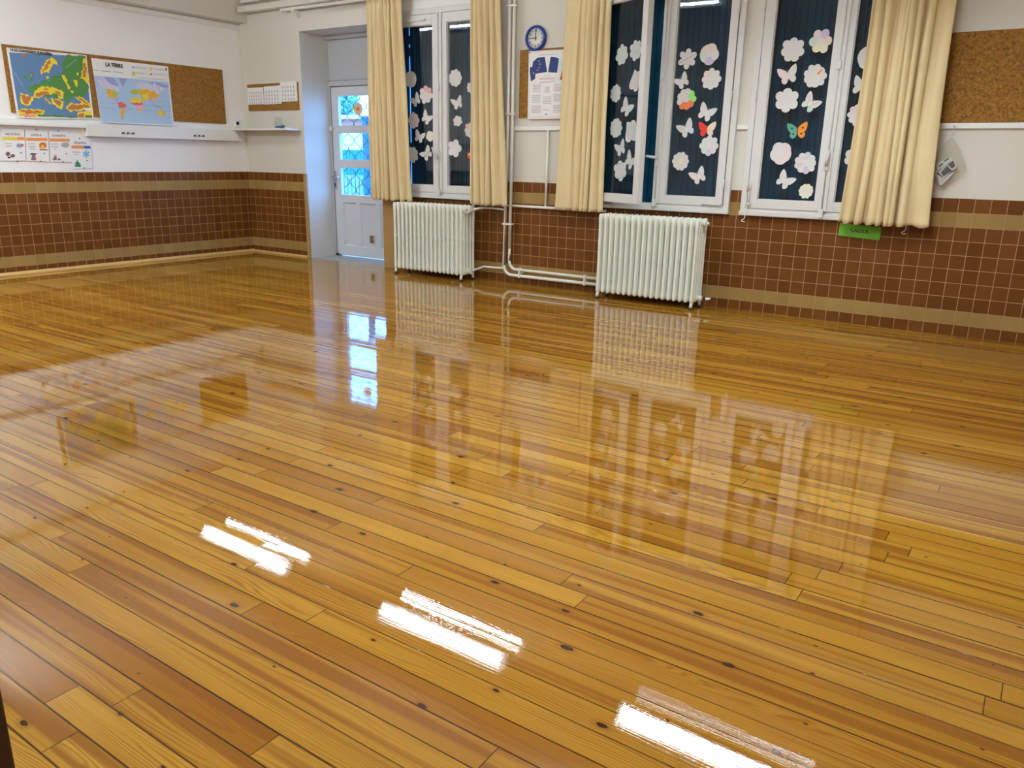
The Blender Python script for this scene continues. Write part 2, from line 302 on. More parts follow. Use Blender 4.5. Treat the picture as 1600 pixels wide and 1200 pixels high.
# ------------------------------------------------------------------ mesh helpers
ORG = {}
class B:
    def __init__(s): s.bm = bmesh.new(); s.mi = 0
    def face(s, pts, mi=None):
        vs = [s.bm.verts.new(p) for p in pts]
        try:
            f = s.bm.faces.new(vs); f.material_index = s.mi if mi is None else mi
            return f
        except ValueError: return None
    def box(s, x0, x1, y0, y1, z0, z1, bev=0.0):
        t = bmesh.new()
        bmesh.ops.create_cube(t, size=1.0)
        for v in t.verts:
            v.co = Vector(((x0 + x1) / 2 + v.co.x * (x1 - x0), (y0 + y1) / 2 + v.co.y * (y1 - y0), (z0 + z1) / 2 + v.co.z * (z1 - z0)))
        if bev: bmesh.ops.bevel(t, geom=t.edges[:], offset=bev, segments=2, affect='EDGES', profile=0.6)
        s.join(t); return s
    def join(s, t, mi=None):
        mp = {}
        for v in t.verts: mp[v] = s.bm.verts.new(v.co)
        for f in t.faces:
            try:
                g = s.bm.faces.new([mp[v] for v in f.verts]); g.material_index = s.mi if mi is None else mi; g.smooth = f.smooth
            except ValueError: pass
        t.free(); return s
    def tube(s, pts, r, n=10, caps=True, sx=1.0):
        """swept circle along a polyline; r may be a list"""
        pts = [Vector(p) for p in pts]; rs = r if isinstance(r, (list, tuple)) else [r] * len(pts)
        rings = []; up = None
        for i, p in enumerate(pts):
            a = pts[max(0, i - 1)]; c = pts[min(len(pts) - 1, i + 1)]; d = (c - a).normalized()
            if up is None:
                up = Vector((0, 0, 1)) if abs(d.z) < 0.9 else Vector((0, 1, 0))
            x = d.cross(up).normalized(); y = x.cross(d).normalized(); up = y
            rings.append([s.bm.verts.new(p + (x * math.cos(2 * PI * k / n) * sx + y * math.sin(2 * PI * k / n)) * rs[i]) for k in range(n)])
        for a, c in zip(rings, rings[1:]):
            for k in range(n):
                f = s.bm.faces.new((a[k], a[(k + 1) % n], c[(k + 1) % n], c[k])); f.smooth = True; f.material_index = s.mi
        if caps:
            for rg in (rings[0][::-1], rings[-1]):
                f = s.bm.faces.new(rg); f.material_index = s.mi
        return s
    def prism(s, poly, axis, a, b, mi=None):
        """polygon (2-D points) extruded along axis from a to b; 2-D points are the other two coordinates in order"""
        def P(p, t):
            q = list(p); q.insert(axis, t); return q
        va = [s.bm.verts.new(P(p, a)) for p in poly]; vb = [s.bm.verts.new(P(p, b)) for p in poly]
        n = len(poly); m = s.mi if mi is None else mi
        for fv in [va[::-1], vb] + [[va[i], va[(i + 1) % n], vb[(i + 1) % n], vb[i]] for i in range(n)]:
            f = s.bm.faces.new(fv); f.material_index = m
        return s
    def lathe(s, prof, c, n=20, axis=2):
        rings = []
        for r, h in prof:
            ring = []
            for k in range(n):
                a = 2 * PI * k / n
                p = [r * math.cos(a), r * math.sin(a)]; p.insert(axis, h)
                ring.append(s.bm.verts.new(Vector(c) + Vector(p)))
            rings.append(ring)
        for a, b in zip(rings, rings[1:]):
            for k in range(n):
                f = s.bm.faces.new((a[k], a[(k + 1) % n], b[(k + 1) % n], b[k])); f.smooth = True; f.material_index = s.mi
        for rg in (rings[0][::-1], rings[-1]):
            try: s.bm.faces.new(rg).material_index = s.mi
            except ValueError: pass
        return s
def tagit(o, label=None, cat=None, group=None, kind=None):
    if label: o['label'] = label
    if cat: o['category'] = cat
    if group: o['group'] = group
    if kind: o['kind'] = kind
    return o
def obj(name, b, mats, parent=None, local=False, origin=None, smooth=None, recalc=True):
    """link a builder as ONE mesh; vertices are in world coordinates unless local"""
    bm = b.bm
    if recalc: bmesh.ops.recalc_face_normals(bm, faces=bm.faces[:])
    if parent is not None: org = ORG[parent.name]
    elif origin is not None: org = Vector(origin)
    else:
        zs = [v.co for v in bm.verts]
        org = Vector(((min(c.x for c in zs) + max(c.x for c in zs)) / 2, (min(c.y for c in zs) + max(c.y for c in zs)) / 2, min(c.z for c in zs)))
    if not local:
        for v in bm.verts: v.co -= org
    me = bpy.data.meshes.new(name); bm.to_mesh(me); bm.free()
    for m in ([mats] if isinstance(mats, str) else mats): me.materials.append(MAT[m])
    o = bpy.data.objects.new(name, me); COL.objects.link(o)
    if parent is not None: o.parent = parent
    elif not local: o.location = org
    ORG[o.name] = org if not local else Vector((0, 0, 0))
    return o
def thing(name, loc, label=None, cat=None, group=None, kind=None):
    o = bpy.data.objects.new(name, None); COL.objects.link(o); o.location = loc; o.empty_display_size = 0.1
    ORG[o.name] = Vector(loc)
    return tagit(o, label, cat, group, kind)
def copy_tree(root, loc, label=None):
    r = root.copy(); COL.objects.link(r); r.location = loc; ORG[r.name] = Vector(loc)
    if label: r['label'] = label
    for ch in list(root.children):
        c = ch.copy(); COL.objects.link(c); c.parent = r
        for g in list(ch.children):
            d = g.copy(); COL.objects.link(d); d.parent = c
    return r
def text_mesh(b, s, size, mat4, depth=0.0004, mi=0, xs=1.0, bold=0.0):
    """letters of s as mesh, centred, placed by a 4x4 matrix whose x/y are the reading plane"""
    cu = bpy.data.curves.new('t', 'FONT'); cu.body = s; cu.size = size; cu.align_x = 'CENTER'; cu.align_y = 'CENTER'; cu.extrude = depth; cu.resolution_u = 3; cu.offset = bold
    o = bpy.data.objects.new('t', cu); COL.objects.link(o)
    dg = bpy.context.evaluated_depsgraph_get(); me = bpy.data.meshes.new_from_object(o.evaluated_get(dg))
    t = bmesh.new(); t.from_mesh(me)
    for v in t.verts: v.co = mat4 @ Vector((v.co.x * xs, v.co.y, v.co.z))
    b.join(t, mi)
    bpy.data.objects.remove(o); bpy.data.curves.remove(cu); bpy.data.meshes.remove(me)
def frame_back(x, y, z):      # reading plane on the window wall (faces -y)
    return Matrix(((1, 0, 0, x), (0, 0, -1, y), (0, 1, 0, z), (0, 0, 0, 1)))
def frame_left(x, y, z):      # reading plane on the left wall (faces +x, text runs towards +y)
    return Matrix(((0, 0, 1, x), (1, 0, 0, y), (0, 1, 0, z), (0, 0, 0, 1)))
DECOS = [
 ('1L', 'round6', 2.699, 1.955, 0.173, 0.147, 0, 'w', 'plain white paper disc half behind the curtain at the door-side window'),
 ('1L', 'bfly', 2.755, 1.762, 0.147, 0.149, -35, 'w', 'white paper butterfly half behind the curtain, below the plain disc'),
 ('1L', 'fl7', 2.91, 1.802, 0.177, 0.171, 10, 'pinktop', 'paper flower with pink upper petals on the door-side window'),
 ('1L', 'bfly', 2.923, 1.589, 0.153, 0.149, 35, 'w', 'white paper butterfly tilted right, directly under the pink-topped flower'),
 ('1L', 'fl8', 2.734, 1.557, 0.157, 0.17, 0, 'pink', 'pale pink paper flower peeping out from behind the curtain beside the door'),
 ('1L', 'bfly', 2.822, 1.402, 0.147, 0.133, 20, 'w', 'white paper butterfly to the left of a small rounded flower'),
 ('1L', 'fl5r', 2.955, 1.399, 0.111, 0.1, 20, 'cream', 'small rounded cream flower beside the meeting stiles of the door-side window'),
 ('1L', 'fl7', 2.717, 1.213, 0.133, 0.174, 30, 'w', 'lowest white paper flower, half covered by the curtain beside the door'),
 ('1L', 'bflythin', 2.892, 1.238, 0.181, 0.153, -40, 'w', 'slender-winged white paper butterfly, lowest on the pane near the door'),
 ('1R', 'fl9', 3.286, 1.946, 0.16, 0.165, 0, 'w', 'large white scalloped flower, topmost on the pane left of the second curtain'),
 ('1R', 'bfly', 3.296, 1.722, 0.153, 0.132, -20, 'w', 'white butterfly alone on the pane left of the second curtain'),
 ('1R', 'fl6', 3.312, 1.545, 0.121, 0.097, 15, 'w', 'smallest white flower, in the middle of the pane left of the second curtain'),
 ('1R', 'fl5', 3.278, 1.284, 0.172, 0.173, 0, 'w', 'big white five-petalled flower, lowest on the pane left of the second curtain'),
 ('1R', 'fl8', 3.478, 1.851, 0.109, 0.1, 0, 'w', 'white paper flower barely showing at the second curtain, uppermost of three there'),
 ('1R', 'fl8', 3.472, 1.456, 0.143, 0.145, 0, 'pinkrim', 'pinkish paper flower half hidden by the second curtain edge'),
 ('1R', 'fl5', 3.473, 1.217, 0.08, 0.067, 0, 'redyel', 'tiny red and yellow paper flower at the second curtain edge'),
 ('2L', 'fl7', 0.282, 2.052, 0.168, 0.166, 10, 'w', 'white flower, upper left of the pair at the top of the half-open sash'),
 ('2L', 'fl7', 0.469, 2.064, 0.16, 0.162, 0, 'wv', 'white flower with a violet scribble, upper right on the half-open sash'),
 ('2L', 'fl6n', 0.484, 1.832, 0.161, 0.169, 15, 'pinkdots', 'pale pink flower with a straight cut side against the half-open sash stile'),
 ('2L', 'fl9', 0.221, 1.747, 0.154, 0.145, 0, 'w', 'white scalloped flower next to the third curtain, above a butterfly'),
 ('2L', 'bfly', 0.4, 1.636, 0.192, 0.153, 35, 'w', 'white butterfly highest on the half-open sash'),
 ('2L', 'fl10', 0.256, 1.465, 0.173, 0.158, 0, 'w', 'white many-petalled flower beside the third curtain, in mid pane'),
 ('2L', 'fl6n', 0.48, 1.434, 0.19, 0.159, -10, 'wpink', 'white flower with faint pink edge and folded tip on the half-open sash'),
 ('2L', 'bfly', 0.316, 1.306, 0.163, 0.143, -25, 'w', 'white butterfly tilted left on the half-open sash'),
 ('2L', 'bfly', 0.485, 1.207, 0.157, 0.167, 35, 'w', 'white butterfly lowest on the half-open sash'),
 ('2L', 'fl6', 0.343, 1.109, 0.181, 0.171, 20, 'w', 'white flower lowest on the half-open sash'),
 ('2R', 'fl6c', 5.691, 2.004, 0.155, 0.161, -25, 'fold', 'white clover-like flower with a grey fold line, top of the middle pane'),
 ('2R', 'fl5r', 5.876, 2.029, 0.161, 0.163, 10, 'pastel', 'flower with pastel orange, green and violet petals, top of the middle pane'),
 ('2R', 'fl8', 5.912, 1.844, 0.167, 0.165, 0, 'wpink', 'white eight-petalled flower with a faintly spotted centre, under the pastel one'),
 ('2R', 'bfly', 5.648, 1.844, 0.141, 0.139, -35, 'w', 'white butterfly tilted left, above the green and red edged flower'),
 ('2R', 'fl9', 5.711, 1.693, 0.168, 0.17, 0, 'greenred', 'white flower with bright green and red-orange petals along one side'),
 ('2R', 'bfly', 5.902, 1.595, 0.164, 0.149, 25, 'w', 'plain white butterfly directly above the red and beige butterfly'),
 ('2R', 'bfly', 5.713, 1.471, 0.164, 0.158, -30, 'bluespot', 'white butterfly with a pale blue lower wing'),
 ('2R', 'bfly', 5.907, 1.457, 0.164, 0.105, 0, 'redbeige', 'butterfly with one red and one beige wing'),
 ('2R', 'fl8', 5.935, 1.325, 0.165, 0.162, 0, 'gpv', 'white flower with green and violet lower petals, under the red butterfly'),
 ('2R', 'fl10', 5.696, 1.199, 0.149, 0.156, 0, 'yelcentre', 'pinkish flower with a yellow centre, near the white window handle'),
 ('2R', 'bfly', 5.852, 1.093, 0.157, 0.15, -30, 'wpink', 'faintly pink butterfly, lowest on the middle pane'),
 ('3L', 'fl7', 6.535, 2.028, 0.173, 0.172, 15, 'w', 'plain white flower, top left of the right-hand window'),
 ('3L', 'fl6', 6.731, 2.075, 0.162, 0.169, 0, 'rainbow', 'flower with violet, pink, orange and green petals, top of the right-hand window'),
 ('3L', 'bfly', 6.507, 1.855, 0.156, 0.143, -15, 'pinkleft', 'butterfly with one pink and one white wing on the right-hand window'),
 ('3L', 'fl9', 6.723, 1.835, 0.169, 0.168, 0, 'orangemark', 'white flower with an orange stroke on the right-hand window'),
 ('3L', 'fl6', 6.529, 1.665, 0.176, 0.178, 30, 'w', 'plain white six-petalled flower left of the striped butterfly'),
 ('3L', 'bfly', 6.722, 1.653, 0.151, 0.156, 40, 'multistripe', 'white butterfly with coloured stripes on its wings'),
 ('3L', 'bfly', 6.631, 1.445, 0.17, 0.113, -5, 'greenorange', 'butterfly with one green and one orange wing with black dots'),
 ('3L', 'fl5r', 6.528, 1.271, 0.164, 0.169, 20, 'pinkhalf', 'rounded white flower with a pink flush, below the green and orange butterfly'),
 ('3L', 'fl9', 6.723, 1.203, 0.164, 0.162, 0, 'greyviolet', 'white flower with grey and pink petals near the right-hand window handle'),
 ('3L', 'bfly', 6.595, 1.079, 0.159, 0.151, 35, 'w', 'white butterfly, lowest on the right-hand window'),
 ('3L', 'fl10', 6.752, 0.991, 0.111, 0.111, 0, 'cream', 'small cream scalloped flower in the bottom corner of the right-hand window'),
 ('3R', 'round8', 7.086, 1.947, 0.157, 0.161, 0, 'w', 'plain white rounded paper disc at the edge of the longest curtain'),
 ('3R', 'bfly', 7.072, 1.758, 0.141, 0.141, 15, 'w', 'white butterfly half behind the longest curtain'),
 ('3R', 'fl10', 7.068, 1.554, 0.169, 0.162, 0, 'wpink', 'white scalloped flower half behind the longest curtain'),
 ('3R', 'fl7', 7.09, 1.25, 0.162, 0.165, 0, 'w', 'white flower mostly covered by the longest curtain, lowest there'),
]
EUROPE = [
 ('sheet', [(-2.638, 2.108), (-1.882, 2.121), (-1.885, 1.511), (-2.631, 1.481)]),
 ('title', [(-2.623, 2.099), (-2.153, 2.1), (-2.153, 2.083), (-2.622, 2.084)]),
 ('sea', [(-2.619, 2.067), (-1.893, 2.11), (-1.912, 1.516), (-2.612, 1.502)]),
 ('low', [(-2.081, 2.101), (-1.893, 2.111), (-1.895, 1.806), (-1.936, 1.76), (-1.97, 1.672), (-2.01, 1.712), (-2.079, 1.707), (-2.142, 1.65), (-2.17, 1.685), (-2.18, 1.732), (-2.246, 1.769), (-2.31, 1.691), (-2.351, 1.704), (-2.414, 1.705), (-2.444, 1.713), (-2.489, 1.725), (-2.487, 1.769), (-2.431, 1.804), (-2.378, 1.808), (-2.33, 1.853), (-2.3, 1.837), (-2.227, 1.905), (-2.185, 1.898), (-2.133, 1.955), (-2.148, 2.005)]),
 ('low', [(-2.439, 1.526), (-2.103, 1.529), (-2.047, 1.525), (-2.048, 1.516), (-2.442, 1.505)]),
 ('up', [(-2.265, 2.049), (-2.223, 2.069), (-2.195, 2.042), (-2.181, 1.99), (-2.206, 2.006), (-2.254, 1.974), (-2.274, 1.917), (-2.307, 1.928), (-2.353, 1.898), (-2.359, 1.932), (-2.311, 1.987)]),
 ('mt', [(-2.274, 2.023), (-2.251, 2.041), (-2.249, 2.016), (-2.295, 1.95), (-2.337, 1.915), (-2.341, 1.935), (-2.304, 1.98)]),
 ('low', [(-2.452, 1.91), (-2.432, 1.887), (-2.445, 1.835), (-2.47, 1.821), (-2.457, 1.864)]),
 ('up', [(-2.45, 1.9), (-2.442, 1.886), (-2.453, 1.862)]),
 ('low', [(-2.511, 1.869), (-2.481, 1.872), (-2.49, 1.839), (-2.519, 1.843)]),
 ('up', [(-2.574, 1.718), (-2.444, 1.682), (-2.491, 1.611), (-2.543, 1.594), (-2.579, 1.628)]),
 ('mt', [(-2.562, 1.702), (-2.47, 1.676), (-2.508, 1.623), (-2.539, 1.611), (-2.563, 1.644)]),
 ('up', [(-2.447, 1.721), (-2.394, 1.772), (-2.349, 1.792), (-2.276, 1.785), (-2.175, 1.772), (-2.151, 1.744), (-2.179, 1.685), (-2.235, 1.688), (-2.263, 1.721), (-2.306, 1.718), (-2.362, 1.7), (-2.418, 1.676), (-2.451, 1.678)]),
 ('mt', [(-2.436, 1.711), (-2.388, 1.739), (-2.314, 1.741), (-2.293, 1.724), (-2.361, 1.704), (-2.417, 1.684)]),
 ('mt', [(-2.251, 1.75), (-2.195, 1.743), (-2.182, 1.696), (-2.204, 1.709), (-2.229, 1.735)]),
 ('mt', [(-2.347, 1.771), (-2.299, 1.771), (-2.311, 1.758), (-2.343, 1.757)]),
 ('low', [(-2.261, 1.736), (-2.225, 1.727), (-2.213, 1.69), (-2.257, 1.685), (-2.281, 1.709)]),
 ('up', [(-2.362, 1.677), (-2.343, 1.687), (-2.3, 1.64), (-2.285, 1.626), (-2.317, 1.626)]),
 ('mt', [(-2.355, 1.676), (-2.344, 1.679), (-2.312, 1.635), (-2.32, 1.635)]),
 ('up', [(-2.294, 1.686), (-2.215, 1.679), (-2.167, 1.659), (-2.208, 1.582), (-2.247, 1.606), (-2.288, 1.647)]),
 ('mt', [(-2.28, 1.675), (-2.221, 1.668), (-2.189, 1.647), (-2.218, 1.605), (-2.244, 1.627)]),
 ('up', [(-2.161, 1.594), (-2.109, 1.648), (-2.041, 1.65), (-1.936, 1.67), (-1.892, 1.638), (-1.903, 1.602), (-2.028, 1.578), (-2.12, 1.566)]),
 ('mt', [(-2.143, 1.595), (-2.104, 1.633), (-2.032, 1.638), (-1.938, 1.652), (-1.911, 1.628), (-2.026, 1.595), (-2.111, 1.582)]),
 ('up', [(-2.051, 1.716), (-1.984, 1.72), (-1.891, 1.642), (-1.946, 1.643), (-2.014, 1.682)]),
 ('mt', [(-2.029, 1.709), (-1.993, 1.707), (-1.914, 1.643), (-1.95, 1.654)]),
 ('up', [(-2.615, 1.545), (-2.567, 1.572), (-2.412, 1.571), (-2.363, 1.559), (-2.382, 1.531), (-2.437, 1.526), (-2.451, 1.498), (-2.61, 1.5)]),
 ('mt', [(-2.601, 1.544), (-2.569, 1.56), (-2.419, 1.558), (-2.378, 1.552), (-2.448, 1.536), (-2.523, 1.523)]),
 ('pink', [(-2.598, 1.528), (-2.523, 1.521), (-2.452, 1.521), (-2.464, 1.502), (-2.603, 1.503)]),
 ('up', [(-2.046, 1.564), (-1.904, 1.593), (-1.898, 1.517), (-2.05, 1.514)]),
 ('mt', [(-2.037, 1.549), (-1.979, 1.561), (-1.989, 1.515), (-2.045, 1.519)]),
 ('white', [(-1.975, 1.605), (-1.901, 1.62), (-1.898, 1.585), (-1.963, 1.586)]),
 ('low', [(-1.974, 1.542), (-1.904, 1.545), (-1.9, 1.521), (-1.975, 1.518)]),
 ('up', [(-1.912, 2.092), (-1.891, 2.084), (-1.889, 1.908), (-1.886, 1.861), (-1.913, 1.846), (-1.935, 1.884), (-1.977, 1.891), (-1.942, 1.973)]),
 ('mt', [(-1.916, 2.049), (-1.901, 2.04), (-1.91, 1.923), (-1.942, 1.903), (-1.944, 1.941)]),
 ('up', [(-2.156, 1.913), (-2.123, 1.904), (-2.108, 1.832), (-2.084, 1.796), (-2.1, 1.778), (-2.137, 1.85), (-2.152, 1.88)]),
 ('up', [(-2.047, 1.875), (-2.003, 1.872), (-2.016, 1.805), (-2.034, 1.821)]),
 ('up', [(-2.004, 1.946), (-1.986, 1.948), (-1.989, 1.92), (-2.005, 1.921)]),
 ('up', [(-2.095, 1.77), (-2.052, 1.769), (-2.074, 1.742)]),
 ('up', [(-2.31, 1.882), (-2.288, 1.889), (-2.284, 1.865), (-2.305, 1.861)]),
 ('mt', [(-2.523, 2.065), (-2.458, 2.068), (-2.494, 2.035)]),
 ('dark', [(-2.601, 1.891), (-2.594, 1.894), (-2.534, 1.773), (-2.54, 1.771)]),
 ('dark', [(-2.11, 1.982), (-1.989, 2.071), (-1.988, 2.066), (-2.109, 1.976)]),
]
EARTH = [
 ('sheet', [(-1.838, 2.101), (-0.98, 2.103), (-0.974, 1.481), (-1.813, 1.479)]),
 ('sea', [(-1.832, 1.935), (-0.993, 1.941), (-0.992, 1.491), (-1.807, 1.487)]),
 ('legend', [(-1.413, 2.076), (-0.991, 2.085), (-0.987, 1.95), (-1.429, 1.941)]),
 ('yel', [(-1.201, 2.075), (-1.171, 2.074), (-1.175, 2.042), (-1.205, 2.042)]),
 ('yel', [(-1.406, 2.01), (-1.374, 2.01), (-1.378, 1.975), (-1.411, 1.975)]),
 ('violet', [(-1.403, 2.063), (-1.378, 2.063), (-1.38, 2.048), (-1.405, 2.047)]),
 ('red', [(-1.205, 2.013), (-1.178, 2.012), (-1.181, 1.994), (-1.207, 1.994)]),
 ('ink', [(-1.014, 2.085), (-0.999, 2.085), (-1.0, 2.058), (-1.016, 2.058)]),
 ('grey', [(-1.826, 1.991), (-1.769, 1.992), (-1.77, 1.984), (-1.827, 1.984)]),
 ('grey', [(-1.749, 1.991), (-1.641, 1.99), (-1.641, 1.982), (-1.75, 1.983)]),
 ('grey', [(-1.616, 1.993), (-1.508, 1.992), (-1.508, 1.985), (-1.617, 1.986)]),
 ('grey', [(-1.368, 2.057), (-1.236, 2.06), (-1.237, 2.054), (-1.369, 2.052)]),
 ('grey', [(-1.375, 2.004), (-1.239, 2.005), (-1.24, 2.0), (-1.375, 1.999)]),
 ('grey', [(-1.157, 2.065), (-1.032, 2.066), (-1.032, 2.061), (-1.158, 2.059)]),
 ('grey', [(-1.163, 2.012), (-1.022, 2.013), (-1.023, 2.008), (-1.164, 2.007)]),
 ('grey', [(-1.337, 1.958), (-1.036, 1.96), (-1.037, 1.955), (-1.337, 1.953)]),
 ('purple', [(-1.735, 1.923), (-1.644, 1.933), (-1.576, 1.869), (-1.593, 1.842), (-1.66, 1.868), (-1.716, 1.907)]),
 ('stripe', [(-1.807, 1.893), (-1.723, 1.907), (-1.653, 1.863), (-1.577, 1.834), (-1.582, 1.792), (-1.728, 1.818), (-1.791, 1.851)]),
 ('orange', [(-1.721, 1.815), (-1.594, 1.791), (-1.615, 1.738), (-1.657, 1.716), (-1.699, 1.746)]),
 ('green', [(-1.648, 1.795), (-1.591, 1.792), (-1.613, 1.742), (-1.647, 1.736), (-1.659, 1.761)]),
 ('lilac', [(-1.653, 1.727), (-1.591, 1.725), (-1.606, 1.689), (-1.625, 1.7)]),
 ('red', [(-1.61, 1.684), (-1.556, 1.695), (-1.517, 1.651), (-1.563, 1.633), (-1.604, 1.642)]),
 ('pink', [(-1.564, 1.638), (-1.51, 1.651), (-1.536, 1.615), (-1.585, 1.619)]),
 ('orange', [(-1.589, 1.62), (-1.528, 1.617), (-1.563, 1.563), (-1.578, 1.516), (-1.586, 1.562)]),
 ('purple', [(-1.568, 1.934), (-1.475, 1.93), (-1.534, 1.846)]),
 ('green', [(-1.45, 1.812), (-1.387, 1.839), (-1.34, 1.804), (-1.402, 1.78), (-1.441, 1.783)]),
 ('yel', [(-1.469, 1.716), (-1.43, 1.753), (-1.344, 1.746), (-1.311, 1.705), (-1.471, 1.698)]),
 ('red', [(-1.471, 1.698), (-1.311, 1.705), (-1.363, 1.664), (-1.4, 1.675), (-1.453, 1.682)]),
 ('pink', [(-1.4, 1.67), (-1.314, 1.683), (-1.344, 1.621), (-1.391, 1.634)]),
 ('yel', [(-1.392, 1.626), (-1.339, 1.621), (-1.372, 1.591)]),
 ('stripe', [(-1.401, 1.867), (-1.363, 1.904), (-1.238, 1.914), (-0.997, 1.879), (-1.088, 1.842), (-1.139, 1.802), (-1.247, 1.839), (-1.351, 1.841)]),
 ('purple', [(-1.275, 1.918), (-1.124, 1.924), (-0.994, 1.889), (-0.999, 1.875), (-1.105, 1.894), (-1.239, 1.909)]),
 ('orange', [(-1.382, 1.832), (-1.276, 1.849), (-1.112, 1.802), (-1.138, 1.769), (-1.221, 1.745), (-1.29, 1.728), (-1.332, 1.747), (-1.348, 1.8)]),
 ('yel', [(-1.311, 1.799), (-1.245, 1.798), (-1.258, 1.747), (-1.298, 1.728), (-1.328, 1.749)]),
 ('lilac', [(-1.253, 1.79), (-1.224, 1.753), (-1.183, 1.683), (-1.157, 1.676), (-1.174, 1.663), (-1.231, 1.726)]),
 ('pink', [(-1.198, 1.745), (-1.136, 1.759), (-1.18, 1.71)]),
 ('dark', [(-1.205, 1.689), (-1.085, 1.663), (-1.086, 1.655), (-1.199, 1.674)]),
 ('yel', [(-1.17, 1.609), (-1.115, 1.644), (-1.074, 1.616), (-1.086, 1.572), (-1.132, 1.592)]),
 ('orange', [(-1.104, 1.634), (-1.074, 1.616), (-1.086, 1.572), (-1.105, 1.594)]),
 ('purple', [(-1.035, 1.557), (-1.012, 1.585), (-1.009, 1.577), (-1.029, 1.552)]),
 ('line', [(-1.82, 1.73), (-0.996, 1.729), (-0.995, 1.727), (-1.82, 1.728)]),
 ('line', [(-1.822, 1.675), (-0.989, 1.684), (-0.989, 1.681), (-1.822, 1.673)]),
 ('line', [(-1.82, 1.624), (-0.99, 1.635), (-0.989, 1.632), (-1.821, 1.621)]),
]
